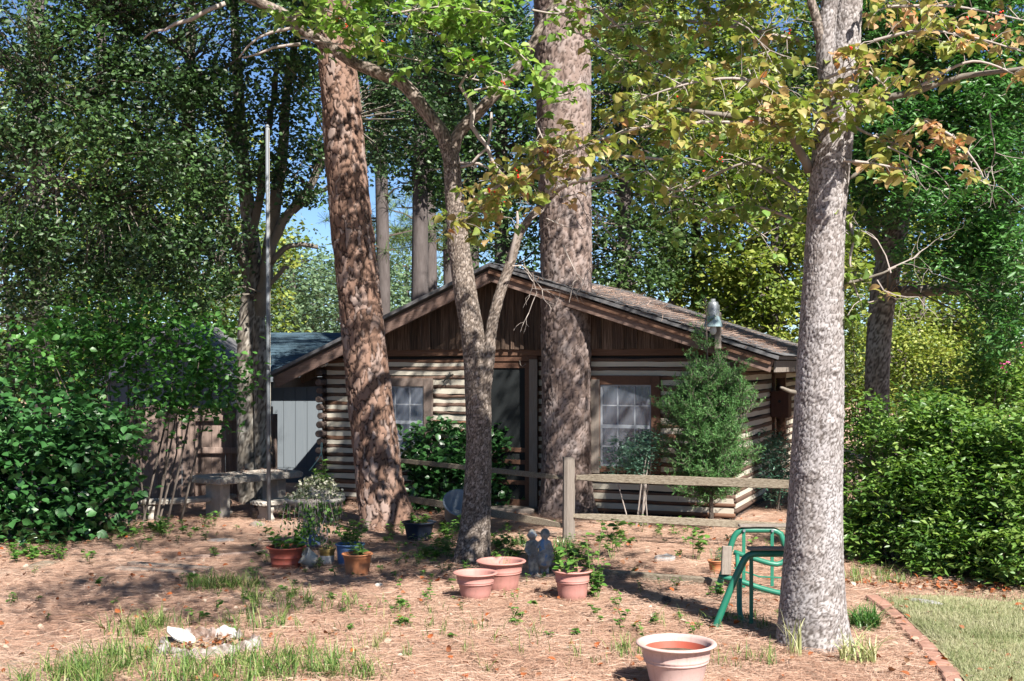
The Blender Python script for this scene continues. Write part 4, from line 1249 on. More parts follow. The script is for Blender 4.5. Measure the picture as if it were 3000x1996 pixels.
# --- dark multi-stemmed laurel behind the stone table
b0 = Vector((P(735, 0, 17.3).x, 17.3, 0))
t1 = tree('laurel_tree', 'tall dark evergreen with several grey stems behind the stone table', b0)
Y = 17.3
tr_ = bark('trunk', [P(735, 1500, Y), P(733, 1460, Y), P(728, 1400, Y), P(724, 1200, Y), P(726, 1000, Y), P(735, 880, Y), P(742, 780, Y), P(730, 650, Y), P(712, 480, Y), P(700, 300, Y), P(690, 100, Y), P(680, -100, Y)],
     [.2, .18, .165, .155, .15, .15, .13, .115, .10, .085, .07, .05], 44, .035, .05, 1.6, .005, M['bark_bay'], t1, seed=8)
bark('trunk', [P(775, 1500, Y - .1), P(772, 1400, Y - .1), P(768, 1200, Y - .1), P(760, 1000, Y - .05), P(752, 900, Y)], [.15, .13, .118, .11, .10], 36, .035, .05, 1.6, .005, M['bark_bay'], t1, seed=9)
lm = MB()
anch = []
def llimb(pp, rr):
    q = [P(a, b, c_) for a, b, c_ in pp]
    limb(lm, q, rr, 8, .15, .012)
    cv, _ = catmull(q, rr, .4); anch.extend(cv)
llimb([(750, 960, Y), (775, 850, Y - .1), (790, 720, Y - .2), (805, 600, Y - .2), (830, 450, Y - .2), (835, 320, Y - .2), (850, 200, Y - .2), (880, 60, Y - .2), (900, -100, Y - .2)], [.1, .1, .1, .09, .08, .07, .06, .05, .04])
llimb([(785, 740, Y - .2), (830, 650, Y - .3), (880, 590, Y - .4), (930, 500, Y - .4), (965, 430, Y - .5), (1010, 350, Y - .5)], [.08, .07, .062, .055, .045, .03])
llimb([(860, 620, Y - .3), (920, 570, Y - .4), (970, 540, Y - .5)], [.045, .04, .03])
llimb([(738, 830, Y), (700, 740, Y - .2), (660, 640, Y - .4), (630, 560, Y - .6), (580, 460, Y - .8), (545, 380, Y - 1), (540, 220, Y - 1.1)], [.09, .08, .075, .07, .06, .05, .03])
llimb([(640, 590, Y - .5), (600, 640, Y - .5), (560, 540, Y - .6), (555, 420, Y - .7)], [.05, .05, .04, .03])
llimb([(735, 700, Y), (760, 600, Y - .1), (770, 450, Y - .1), (800, 300, Y - .1), (815, 200, Y - .1)], [.07, .06, .055, .05, .03])
llimb([(715, 500, Y), (640, 300, Y - .6), (560, 180, Y - 1), (450, 100, Y - 1.5), (300, 60, Y - 2)], [.06, .05, .045, .04, .03])
llimb([(690, 800, Y - .1), (560, 700, Y - .8), (400, 620, Y - 1.6), (250, 560, Y - 2.2), (100, 500, Y - 2.6)], [.06, .05, .045, .035, .02])
llimb([(640, 590, Y - .4), (480, 480, Y - 1.2), (300, 360, Y - 2), (120, 260, Y - 2.6)], [.05, .045, .035, .02])
llimb([(795, 770, Y - .2), (830, 730, Y - .3), (880, 718, Y - .3), (932, 725, Y - .3)], [.045, .042, .036, .03])
llimb([(770, 860, Y - .1), (820, 800, Y - .3), (845, 785, Y - .3)], [.04, .032, .028])
def ell(px, py, Y, wpx, hpx, dep):
    c_ = P(px, py, Y); return ((c_.x, c_.y, c_.z), (wpx / F * Y, dep, hpx / F * Y))
E = [ell(160, 60, 14.6, 330, 220, 1.4), ell(520, 60, 15.2, 330, 220, 1.5), ell(800, 110, 16.5, 200, 200, 1.2), ell(120, 430, 14.8, 280, 230, 1.3), ell(420, 430, 15.4, 270, 240, 1.4),
     ell(650, 420, 16.4, 180, 200, 1.2), ell(60, 760, 15.0, 230, 170, 1.1), ell(330, 740, 15.4, 260, 150, 1.2), ell(580, 720, 16.3, 160, 110, .9), ell(900, 330, 16.6, 90, 220, .9),
     ell(520, -250, 15.5, 560, 200, 2.2), ell(1150, 380, 17.6, 100, 150, .7), ell(1230, 250, 17.8, 110, 120, .7), ell(850, 560, 16.6, 80, 90, .5), ell(620, 860, 16.4, 120, 90, .7)]
cen, pos, rn = clumps(E, 640, 110, .19, .1, .75)
twigs(lm, cen, anch, .011, 3)
tag(lm.build('limbs', M['limb'], t1, smooth=True, world=True), kind='stuff')
keep = ~((pos[:, 0] / pos[:, 1] * F + CX > 845) & (pos[:, 0] / pos[:, 1] * F + CX < 985) & ((H - pos[:, 2]) / pos[:, 1] * F + HY > 610))
leaf_cloud('leaves', pos[keep], rng.uniform(.055, .095, keep.sum()), SLIM if False else DIAMOND, M['L_laurel'], t1, droop=.35, upj=.8, lift=.7, rnd=rn[keep] - .1)

# --- evergreen bay with a long level limb, right of the big dogwood
Y = 16.2
b0 = Vector((P(2568, 0, Y).x, Y, 0))
t6 = tree('bay_tree', 'shaded grey trunked bay tree with one long level limb behind the clipped hedge', b0)
bark('trunk', [P(2566, 1540, Y), P(2567, 1500, Y), P(2568, 1300, Y), P(2570, 1100, Y), P(2578, 950, Y), P(2590, 850, Y), P(2610, 740, Y), P(2640, 600, Y), P(2670, 400, Y), P(2700, 200, Y), P(2720, 0, Y), P(2740, -200, Y)],
     [.21, .19, .168, .165, .17, .18, .17, .15, .13, .11, .09, .06], 56, .03, .04, .7, .004, M['bark_bay'], t6, seed=12)
lm = MB(); anch = []
llimb([(2600, 865, Y), (2680, 852, Y - .1), (2760, 845, Y - .2), (2880, 843, Y - .3), (2990, 835, Y - .4), (3100, 815, Y - .5)], [.09, .085, .08, .07, .055, .04])
llimb([(2600, 800, Y), (2560, 680, Y), (2540, 560, Y), (2530, 420, Y)], [.09, .08, .06, .04])
llimb([(2640, 610, Y), (2760, 500, Y - .4), (2880, 380, Y - .8), (2960, 250, Y - 1)], [.07, .06, .045, .03])
llimb([(2660, 480, Y), (2600, 300, Y - .3), (2560, 150, Y - .5)], [.06, .045, .03])
llimb([(2780, 840, Y - .2), (2860, 740, Y - .5), (2950, 640, Y - .8)], [.035, .03, .02])
llimb([(2690, 280, Y), (2800, 120, Y - .4), (2900, 20, Y - .7)], [.05, .04, .02])
E = [ell(2840, 560, 14.2, 220, 150, .9), ell(2900, 340, 14.4, 170, 170, .9), ell(2620, 380, 15.2, 170, 190, .9), ell(2880, 100, 14.8, 200, 180, 1.0), ell(2620, 80, 15.4, 200, 170, 1.0),
     ell(2780, 760, 14.4, 180, 70, .6), ell(2940, 780, 13.8, 110, 170, .7), ell(2560, 560, 15.6, 90, 130, .6), ell(2980, 1000, 13.6, 70, 60, .4)]
cen, pos, rn = clumps(E, 900, 40, .13, .2, .8)
twigs(lm, cen, anch, .010, 3)
tag(lm.build('limbs', M['limb'], t6, smooth=True, world=True), kind='stuff')
leaf_cloud('leaves', pos, rng.uniform(.08, .13, len(pos)), SLIM, M['L_bay'], t6, droop=.15, upj=.6, rnd=rn)

# ================================================================== WOODLAND BEHIND
def wood(px, Y, zc, r, nc, per, leafs, mat, label, name='broadleaf_tree', trunk_r=.16, tmpl=DIAMOND, rc=.38, shell=.3, extra=None, group='trees behind the cabin', tm='farbark', low=True, tx=0):
    b0 = Vector((P(px, 0, Y).x, Y, 0))
    t = tree(name, label, b0, group=group)
    E = [((b0.x, Y, zc), r)]
    for e in (extra or []): E.append(((b0.x + e[0], Y + e[1], e[2]), e[3]))
    cen, pos, rn = clumps(E, int(nc * 1.1), per, rc * (.72 if Y < 40 else 1), shell, .8)
    mb = MB()
    top = Vector((b0.x + random.uniform(-.3, .3), Y, zc + r[2] * .7))
    tp, trr = catmull([b0 - Vector((0, 0, .1)), Vector((b0.x + tx, Y, zc * .4)), Vector((b0.x + tx * .5, Y, zc)), top], [trunk_r * 1.2, trunk_r, trunk_r * .7, trunk_r * .25], .5)
    mb.tube(tp, trr, 10)
    mb.build('trunk', M[tm], t, smooth=True, world=True)
    mb = MB(); twigs(mb, cen[::2], tp[2:], .02, 3)
    tag(mb.build('limbs', M['darktwig'], t, world=True), kind='stuff')
    leaf_cloud('crown', pos, rng.uniform(leafs * .7, leafs * 1.3, len(pos)), tmpl, mat, t, droop=.3, upj=.7, rnd=rn)
    return t
# sunlit vine-hung trees over the right slope of the roof
wood(1830, 22.5, 5.8, (1.5, 1.2, 3.8), 220, 66, .11, M['L_mid'], 'dark leafy tree rising behind the cabin roof between the stout pine and yard lamp', rc=.30)
wood(2040, 24.5, 4.6, (1.8, 1.3, 4.0), 270, 66, .115, M['L_vine'], 'yellow green vine covered tree behind the yard lamp', rc=.28, extra=[(.6, -1.2, 3.2, (1.3, .8, 1.0))])
wood(2270, 22.8, 4.0, (1.4, 1.1, 3.6), 250, 64, .11, M['L_vine'], 'bright yellow green vine covered tree over the low cabin eave', rc=.26)
wood(1980, 26.5, 9.0, (3.2, 1.5, 2.6), 230, 66, .13, M['L_vine'], 'tall sun yellowed tree with its crown high above the cabin roof', rc=.42)
wood(2420, 25.0, 6.6, (2.2, 1.4, 3.6), 230, 64, .13, M['L_mid'], 'mid green tree behind the large pale barked dogwood', rc=.36)
wood(1470, 22.8, 6.6, (1.7, 1.2, 3.2), 230, 68, .105, M['L_laurel'], 'dark glossy evergreen between the two pines above the cabin ridge', rc=.28)
wood(1230, 21.5, 7.4, (1.5, 1.0, 2.4), 210, 64, .10, M['L_laurel'], 'dark evergreen seen through the fork of the slender dogwood', rc=.28)
wood(2840, 23.5, 4.2, (2.6, 1.3, 3.9), 270, 64, .12, M['L_vine'], 'pale vine covered tree behind the level limb of the bay tree', rc=.36)
wood(2680, 21.0, 2.1, (1.7, .9, 1.9), 150, 60, .09, M['L_vine'], 'low tangle of vines over a small tree behind the bay trunk', rc=.22, trunk_r=.08)
wood(3020, 19.0, 2.2, (1.2, .9, 1.9), 110, 60, .09, M['L_hedge'], 'loose green tree with pink blossoms beyond the clipped hedge', rc=.22, trunk_r=.07)
# left
wood(120, 27, 5.0, (3.0, 1.6, 4.4), 150, 60, .15, M['L_vine'], 'sunlit green tree glimpsed through the dark evergreen beyond the glossy camellia', rc=.5)
wood(420, 28, 4.6, (2.6, 1.6, 4.2), 140, 60, .15, M['L_mid'], 'mid green tree standing behind the white gable of the outbuilding', rc=.5)
wood(650, 30, 4.6, (2.0, 1.4, 4.0), 110, 60, .15, M['L_vine'], 'light green tree behind the blue shingle roof beside the laurel stems', rc=.5)
wood(30, 21.5, 2.8, (1.3, 1.0, 2.4), 110, 60, .10, M['L_mid'], 'leafy understory tree behind the glossy camellia', rc=.3, trunk_r=.09)
wood(330, 22.0, 2.7, (1.2, 1.0, 2.2), 100, 60, .10, M['L_mid'], 'leafy understory tree behind the board fence', rc=.3, trunk_r=.09)
# far, paler: haze put into the leaf colour
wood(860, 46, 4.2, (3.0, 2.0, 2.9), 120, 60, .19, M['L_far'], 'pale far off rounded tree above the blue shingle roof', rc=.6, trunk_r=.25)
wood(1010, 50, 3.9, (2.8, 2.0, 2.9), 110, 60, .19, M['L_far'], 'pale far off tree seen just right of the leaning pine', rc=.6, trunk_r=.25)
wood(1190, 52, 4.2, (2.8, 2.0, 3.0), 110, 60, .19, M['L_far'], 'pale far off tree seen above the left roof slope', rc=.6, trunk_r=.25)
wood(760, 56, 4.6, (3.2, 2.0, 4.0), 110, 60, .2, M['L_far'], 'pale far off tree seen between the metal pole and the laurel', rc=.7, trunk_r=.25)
# straight far pine trunks with sparse boughs
def far_pine(px, Y, r, label, boughs, lo=3.0, hi=9.0):
    b0 = Vector((P(px, 0, Y).x, Y, 0))
    t = tree('pine_tree', label, b0, group='pines behind the cabin')
    MB().tube([b0 - Vector((0, 0, .1)), b0 + Vector((.05, 0, 4)), b0 + Vector((-.05, 0, 9)), b0 + Vector((0, 0, 16))], [r * 1.2, r, r * .92, r * .7], 14).build('trunk', M['farbark'], t, smooth=True, world=True)
    mb = MB(); pos = []; ax = []
    for i in range(boughs):
        a = random.uniform(0, 6.28); ln = random.uniform(.8, 2.0); z = random.uniform(lo, hi)
        p0 = b0 + Vector((0, 0, z)); p1 = p0 + Vector((math.cos(a) * ln, math.sin(a) * ln, random.uniform(-.2, .4)))
        mb.tube([p0, (p0 + p1) / 2 + Vector((0, 0, .12)), p1], [.035, .022, .01], 4, False)
        for q in range(int(ln * 7)):
            c_ = p0.lerp(p1, random.uniform(.3, 1.05)) + Vector((random.gauss(0, .22), random.gauss(0, .22), random.gauss(0, .14)))
            for _ in range(24):
                pos.append(tuple(c_)); ax.append((random.gauss(0, 1), random.gauss(0, 1), random.gauss(.25, .8)))
    tag(mb.build('limbs', M['darktwig'], t, world=True), kind='stuff')
    leaf_cloud('crown', pos, rng.uniform(.2, .32, len(pos)), NEEDLE, M['L_pine'], t, axis=ax)
far_pine(1118, 30, .17, 'far straight pine trunk just right of the leaning pine', 16, 4.5, 8)
far_pine(1256, 32, .19, 'far grey pine trunk between the leaning pine and the slender dogwood', 26, 4.5, 9)
far_pine(1312, 34, .17, 'far pine trunk half hidden by the slender dogwood', 22, 5, 9)
far_pine(1385, 36, .17, 'far pine trunk right behind the slender dogwood', 18, 5, 9)
far_pine(112, 25, .19, 'brown pine trunk behind the dark evergreen above the camellia', 12, 6, 11)
far_pine(300, 38, .2, 'far pine with feathery boughs behind the dark evergreen', 34, 6, 13)
far_pine(560, 40, .2, 'far pine with feathery boughs behind the laurel stems', 34, 6, 13)

# far wood closing the horizon
N = 34000
fx = rng.uniform(-45, 45, N); fy = rng.uniform(62, 74, N); fz = rng.uniform(0, 1, N) ** .8 * (3.6 + 1.6 * np.array([noise.noise(Vector((x * .16, 0, 0))) for x in fx]))
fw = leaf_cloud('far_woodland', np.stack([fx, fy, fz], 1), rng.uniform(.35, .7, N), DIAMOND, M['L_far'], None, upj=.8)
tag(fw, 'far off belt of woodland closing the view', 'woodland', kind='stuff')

# ================================================================== SHRUBS
def shrub(name, label, base, ells, nc, per, rc, ls, tmpl, mat, shell=.55, stems=10, droop=.2, upj=.5, stem_r=.012, flat=.75, group=None, cat='shrub', rshift=0, stem_mat='darktwig', knob=0):
    t = tree(name, label, base, cat, group)
    if knob:
        add = []
        for q in range(knob):
            e = ells[random.randrange(len(ells))]
            d_ = Vector((random.gauss(0, 1), -abs(random.gauss(0, .8)), random.gauss(.35, 1))).normalized()
            s_ = random.uniform(.14, .32)
            add.append(((e[0][0] + d_.x * e[1][0] * 1.05, e[0][1] + d_.y * e[1][1] * 1.05, e[0][2] + d_.z * e[1][2] * 1.08), (s_ * .8, s_ * .8, s_)))
        ells = ells + add
    cen, pos, rn = clumps(ells, nc, per, rc, shell, flat)
    k = pos[:, 2] > .03
    mb = MB()
    for i in range(stems):
        c_ = Vector(cen[random.randrange(len(cen))])
        e = ells[random.randrange(len(ells))]
        b_ = Vector((base[0] + (c_.x - base[0]) * .35 + random.gauss(0, .05), base[1] + (c_.y - base[1]) * .35 + random.gauss(0, .05), -.05))
        m_ = b_.lerp(c_, .55) + Vector((random.gauss(0, .06), random.gauss(0, .06), .08))
        mb.tube([b_, m_, c_], [stem_r * 1.3, stem_r, stem_r * .4], 5, False)
    tag(mb.build('stems', M[stem_mat], t, world=True), kind='stuff')
    leaf_cloud('foliage', pos[k], rng.uniform(ls * .7, ls * 1.25, k.sum()), tmpl, mat, t, droop=droop, upj=upj, rnd=rn[k] + rshift)
    return t
# camellia at the left
b0 = G(190, 1570)
Yc = b0.y
shrub('camellia_bush', 'dense camellia with large glossy dark leaves beside the curved stone bench', b0,
      [ell(90, 1400, Yc - .2, 220, 190, .8), ell(280, 1390, Yc, 140, 180, .7), ell(150, 1250, Yc, 240, 110, .9), ell(120, 1520, Yc - .3, 200, 70, .6), ell(-60, 1350, Yc - .2, 120, 240, .6)], 430, 15, .13, .115, ROUND, M['L_camellia'], .6, 30, .25, .5, .016, stem_mat='twig', knob=16)
b0 = G(540, 1545)
Yc = 15.0
shrub('leafy_shrub', 'tall light green shrub with toothed leaves arching before the board fence', Vector((P(400, 0, Yc).x, Yc, 0)),
      [ell(460, 1060, Yc, 170, 170, .6), ell(590, 1030, Yc, 110, 100, .4), ell(380, 960, Yc - .2, 200, 120, .6), ell(610, 1170, Yc - .1, 110, 110, .4), ell(670, 1150, Yc, 60, 60, .3), ell(400, 1230, Yc - .2, 40, 180, .3), ell(680, 1080, Yc, 55, 60, .3), ell(200, 1050, Yc - .4, 220, 130, .7)], 235, 20, .15, .085, ROUND, M['L_sharon'], .4, 20, .3, .45, .012)
# clipped hedge at the right: three bushes grown together
b1 = Vector((P(2640, 0, 12.0).x, 12.0, 0)); b2 = Vector((P(2860, 0, 11.4).x, 11.4, 0)); b3 = Vector((P(2990, 0, 10.9).x, 10.9, 0))
shrub('hedge_shrub', 'rounded evergreen shrub with small whorled leaves next to the dogwood trunk', b1, [ell(2610, 1480, 12.3, 140, 130, .6), ell(2560, 1330, 12.6, 100, 95, .5), ell(2680, 1350, 12.4, 110, 130, .6), ell(2560, 1570, 12.3, 100, 80, .4), ell(2690, 1500, 12.0, 110, 130, .5)], 330, 44, .10, .078, SLIM2, M['L_hedge'], .55, 44, -.15, .6, .008, knob=18)
shrub('hedge_shrub', 'broad sunlit evergreen shrub with its skirt of low leaves reaching the lawn', b2, [ell(2830, 1440, 11.8, 150, 150, .6), ell(2760, 1330, 12.2, 110, 85, .5), ell(2880, 1310, 12.0, 120, 90, .5), ell(2780, 1600, 11.4, 130, 90, .5), ell(2900, 1570, 11.2, 120, 130, .5)], 380, 44, .10, .078, SLIM2, M['L_hedge'], .55, 44, -.15, .6, .008, knob=18)
shrub('hedge_shrub', 'darker evergreen shrub at the end of the hedge over the lawn', b3, [ell(3020, 1470, 11.0, 130, 180, .6), ell(2990, 1650, 10.8, 110, 80, .4), ell(3030, 1300, 11.4, 110, 90, .5)], 240, 44, .10, .078, SLIM2, M['L_hedge'], .55, 34, -.15, .6, .008, knob=12)
Yh = 14.4
shrub('tall_shrub', 'loose taller shrub with round leaves behind the clipped hedge', Vector((P(2880, 0, Yh).x, Yh, 0)), [ell(2880, 1200, Yh, 200, 130, .6), ell(2960, 1080, Yh, 110, 120, .5), ell(2760, 1260, Yh, 130, 80, .4)], 200, 34, .15, .065, ROUND, M['L_hedge'], .4, 24, .1, .5, .010)
Yv = 17.5
shrub('vine_thicket', 'thin yellow green vine thicket around the bay trunk', Vector((P(2500, 0, Yv).x, Yv, 0)), [ell(2500, 1180, Yv, 100, 120, .5), ell(2500, 900, Yv + .3, 60, 220, .4), ell(2700, 1100, Yv + .8, 160, 160, .6)], 190, 44, .15, .07, DIAMOND, M['L_vine'], .3, 16, .2, .6, .008)
# camellia under the left window
Yc = 16.6
shrub('camellia_bush', 'glossy dark bush below the left window behind the split rail fence', Vector((P(1330, 0, Yc).x, Yc, 0)),
      [ell(1290, 1320, Yc, 105, 90, .45), ell(1310, 1440, Yc, 120, 80, .45), ell(1440, 1330, Yc - .1, 50, 75, .3), ell(1450, 1420, Yc - .1, 55, 70, .3)], 230, 17, .11, .095, ROUND, M['L_camellia'], .6, 18, .25, .5, .012)
# nandina under the right window
Yc = 14.9
shrub('nandina_bush', 'small blue green nandina with thin stems below the dark framed window', Vector((P(1850, 0, Yc).x, Yc, 0)),
      [ell(1850, 1330, Yc, 80, 60, .25), ell(1900, 1300, Yc, 60, 40, .2), ell(1840, 1370, Yc, 75, 25, .2)], 120, 26, .055, .048, SLIM, M['L_nandina'], .3, 9, .1, .6, .007, stem_mat='twig')
c0 = P(1880, 1440, Yc)
# dark shrub by the side wall
Yc = 16.4
shrub('small_shrub', 'small dark leaved shrub against the cabin side wall', Vector((P(2270, 0, Yc).x, Yc, 0)), [ell(2270, 1360, Yc, 55, 100, .3)], 70, 30, .10, .06, SLIM, M['L_nandina'], .3, 8, .1, .6, .007, rshift=-.3)

# red cedar: feathery sprays on a thin stem
Yc = 14.6
b0 = Vector((P(2085, 0, Yc).x, Yc, 0))
cd = tree('cedar_tree', 'young feathery red cedar growing close to the cabin corner', b0)
mb = MB()
top = P(2068, 870, Yc)
mb.tube([b0 - Vector((0, 0, .05)), P(2080, 1300, Yc), P(2072, 1050, Yc), top], [.028, .02, .010, .003], 6)
pos = []; ax = []
def cedar_spray(p, d, ln, dep):
    n = max(3, int(ln / .018))
    pts_ = [p]
    for i in range(n):
        d = (d + Vector((random.gauss(0, .10), random.gauss(0, .10), random.gauss(.03, .08)))).normalized()
        p = p + d * ln / n
        pts_.append(p)
        for s_ in range(4):
            pos.append(tuple(p)); ax.append(tuple(d * .9 + Vector((random.gauss(0, .6), random.gauss(0, .6), random.gauss(0, .6)))))
    if dep:
        mb.tube([pts_[0], pts_[len(pts_) // 2], pts_[-1]], [.006, .004, .001], 4, False)
        for i in range(2, len(pts_) - 1, 2 if dep == 1 else 2):
            q = (d + Vector((random.gauss(0, .75), random.gauss(0, .75), random.gauss(0, .55)))).normalized()
            cedar_spray(pts_[i], q, ln * random.uniform(.25, .42), dep - 1)
cz0, cz1 = .35, top.z
for i in range(150):
    f = random.uniform(0, 1) ** 1.15
    z = .30 + (1.78 - .30) * f
    x = b0.x + (top.x - b0.x) * z / top.z
    a = random.uniform(0, 6.28)
    ln = .72 * (.35 + .65 * math.sin(math.pi * min(1, f * .72 + .2))) * random.uniform(.45, 1.15)
    cedar_spray(Vector((x, Yc, z)), Vector((math.cos(a), math.sin(a) * .8, random.uniform(.1, .7))).normalized(), ln, 2 if ln > .3 else 1)
for i in range(26):
    f = random.uniform(0, 1); z = 1.78 + (cz1 - 1.78) * f
    a = random.uniform(0, 6.28)
    cedar_spray(Vector((top.x, Yc, z)), Vector((math.cos(a), math.sin(a), .6)).normalized(), .34 * (1 - f * .7), 1)
mb.build('trunk', M['darktwig'], cd, world=True)
pos = np.array(pos); ax = np.array(ax)
if len(pos) > 95000:
    s_ = rng.choice(len(pos), 95000, False); pos = pos[s_]; ax = ax[s_]
print('cedar scales', len(pos))
leaf_cloud('foliage', pos, rng.uniform(.022, .042, len(pos)), (SCALE[0] * np.array([1.8, 1, 1]), SCALE[1]), M['L_cedar'], cd, axis=ax)

# pink blossoms of the crepe myrtle
pk = tree('blossom_spray', 'larger double pink blossom spray hanging low on the loose tree beyond the hedge', P(2950, 1070, 16.5), 'flower', 'pink blossom sprays')
cc = np.concatenate([in_ell(70, tuple(P(a, b, 16.3)), (.06, .05, .05)) for a, b in ((2946, 1066), (2938, 1085))])
leaf_cloud('petals', cc, rng.uniform(.03, .05, len(cc)), ROUND, M['pinkflower'], pk, upj=.9)
pk = tree('blossom_spray', 'upper pink blossom spray on the loose tree beyond the hedge', P(2995, 1015, 16.5), 'flower', 'pink blossom sprays')
cc = np.concatenate([in_ell(70, tuple(P(a, b, 16.3)), (.06, .05, .05)) for a, b in ((2990, 1012), (3000, 1022))])
leaf_cloud('petals', cc, rng.uniform(.03, .05, len(cc)), ROUND, M['pinkflower'], pk, upj=.9)

# ================================================================== SPLIT RAIL FENCE
sf = thing('split_rail_fence', 'weathered split rail fence with two rails crossing in front of the cabin', 'fence', G(1665, 1583))
def rough_post(px, ybase, Y, r, top_z, lean=0):
    b_ = Vector((P(px, 0, Y).x, Y, 0))
    n = 9; vs = []; fs = []
    for i in range(n):
        z = -.1 + (top_z + .1) * i / (n - 1)
        for k in range(10):
            t_ = 2 * math.pi * k / 10
            rr = r * (1 + .14 * math.sin(t_ * 2 + 1) + random.uniform(-.06, .06)) * (1.05 - .1 * i / n)
            vs.append((b_.x + lean * z + rr * math.cos(t_), b_.y + rr * math.sin(t_) * .8, z + (random.uniform(-.015, .015) if i == n - 1 else 0)))
    for i in range(n - 1):
        for k in range(10):
            fs.append((i * 10 + k, i * 10 + (k + 1) % 10, (i + 1) * 10 + (k + 1) % 10, (i + 1) * 10 + k))
    fs.append(tuple((n - 1) * 10 + k for k in range(10)))
    return MB().add(vs, fs).build('post', M['greywood'], sf, world=True)
def rough_rail(A, B, h, th, sag=.0):
    n = 12; vs = []; fs = []
    d = (B - A); sd = Vector((-d.y, d.x, 0)).normalized()
    for i in range(n):
        t_ = i / (n - 1)
        tp = .55 + .45 * min(1, min(t_, 1 - t_) * 8)
        c_ = A.lerp(B, t_) - Vector((0, 0, sag * math.sin(math.pi * t_)))
        hh = h * tp * (1 + random.uniform(-.07, .07)); tt_ = th * tp * (1 + random.uniform(-.1, .1))
        for (y, z) in ((-.5, -.35), (-.35, .5), (.4, .42), (.5, -.4)):
            vs.append(c_ + sd * (y * tt_) + Vector((0, 0, z * hh)))
    for i in range(n - 1):
        for k in range(4):
            fs.append((i * 4 + k, (i + 1) * 4 + k, (i + 1) * 4 + (k + 1) % 4, i * 4 + (k + 1) % 4))
    fs.append((3, 2, 1, 0)); fs.append(tuple((n - 1) * 4 + k for k in range(4)))
    L_ = d.length
    # build along local x so the grain follows the rail
    o = MB().add(vs, fs).build('rail', M['railwood'], sf, world=True, bevel=.006)
    return o
Ypost, Yl, Yr = 13.55, 16.0, 12.75
rough_post(1666, 1583, Ypost, .062, .95)
rough_post(2466, 1600, Yr, .055, .93)
rough_post(1136, 1500, 16.25, .06, .93)
rough_rail(P(1140, 1347, 16.25), P(1660, 1402, Ypost), .075, .06, .0)
rough_rail(P(1140, 1452, 16.25), P(1655, 1542, Ypost), .10, .07)
rough_rail(P(1690, 1400, Ypost - .02), P(2462, 1426, Yr), .115, .07)
rough_rail(P(1678, 1512, Ypost), P(2462, 1552, Yr), .095, .08)

# ================================================================== CONCRETE TABLE AND BENCHES
def slab_edge(mb, poly, z, th, rnd=.02):
    """a slab with rounded rolled edge: poly counter-clockwise list of (x,y)"""
    cx = sum(p[0] for p in poly) / len(poly); cy = sum(p[1] for p in poly) / len(poly)
    prof = [(-.03, 0), (-.008, .006), (0, th * .35), (0, th * .65), (-.01, th * .93), (-.03, th)]
    n = len(poly); vs = []; fs = []
    for off, dz in prof:
        for p in poly:
            d = Vector((p[0] - cx, p[1] - cy)); l_ = d.length
            q = d * ((l_ + off) / l_)
            vs.append((cx + q.x, cy + q.y, z + dz))
    m = len(prof)
    for i in range(m - 1):
        for k in range(n):
            fs.append((i * n + k, i * n + (k + 1) % n, (i + 1) * n + (k + 1) % n, (i + 1) * n + k))
    fs.append(tuple(range(n - 1, -1, -1))); fs.append(tuple((m - 1) * n + k for k in range(n)))
    return mb.add(vs, fs)
def rrect(lx, ly, r=.06, n=5):
    out = []
    for cx, cy, a0 in ((lx / 2 - r, ly / 2 - r, 0), (-lx / 2 + r, ly / 2 - r, 90), (-lx / 2 + r, -ly / 2 + r, 180), (lx / 2 - r, -ly / 2 + r, 270)):
        for k in range(n):
            a = R(a0 + 90 * k / (n - 1)); out.append((cx + r * math.cos(a), cy + r * math.sin(a)))
    return out
def egg_rings(parent, poly, z, th, step):
    """raised ring ornaments round the rolled edge, one joined part"""
    mb = MB(); n = len(poly)
    acc = 0.0
    for k in range(n):
        a = Vector(poly[k]); b = Vector(poly[(k + 1) % n]); l_ = (b - a).length
        d = (b - a).normalized(); nr = Vector((d.y, -d.x))
        while acc < l_:
            c_ = a + d * acc + nr * .001
            pts_ = []
            for q in range(9):
                t_ = 2 * math.pi * q / 8
                e = c_ + d * (math.cos(t_) * step * .36)
                pts_.append((e.x, e.y, z + th * .5 + math.sin(t_) * th * .33))
            mb.tube(pts_, .006, 4, False)
            acc += step
        acc -= l_
    mb.build('edge_ornament', M['concrete'], parent)
AT = math.atan2(1.1, .86)
tb = thing('stone_table', 'long concrete garden table with a ringed edge beside the metal pole', 'table', (-3.58, 16.12, 0), AT)
pl = rrect(1.45, .66)
top = slab_edge(MB(), pl, .447, .09).build('table_top', M['concrete'], tb, smooth=False)
egg_rings(tb, pl, .447, .09, .1)
for sx in (-1, 1):
    MB().box(sx * .48 - .08, sx * .48 + .08, -.17, .17, -.05, .447).build('leg', M['concrete'], tb, bevel=.02)
N = 260
leaf_cloud('table_litter', np.stack([rng.uniform(-.6, .6, N), rng.uniform(-.28, .28, N), np.full(N, .545)], 1), rng.uniform(.04, .12, N), (STRIP[0] * np.array([3, 1, 1]), STRIP[1]), M['needle'], None, droop=0, upj=.2)
lt = bpy.data.objects['table_litter']; lt.parent = tb; tag(lt, kind='stuff')
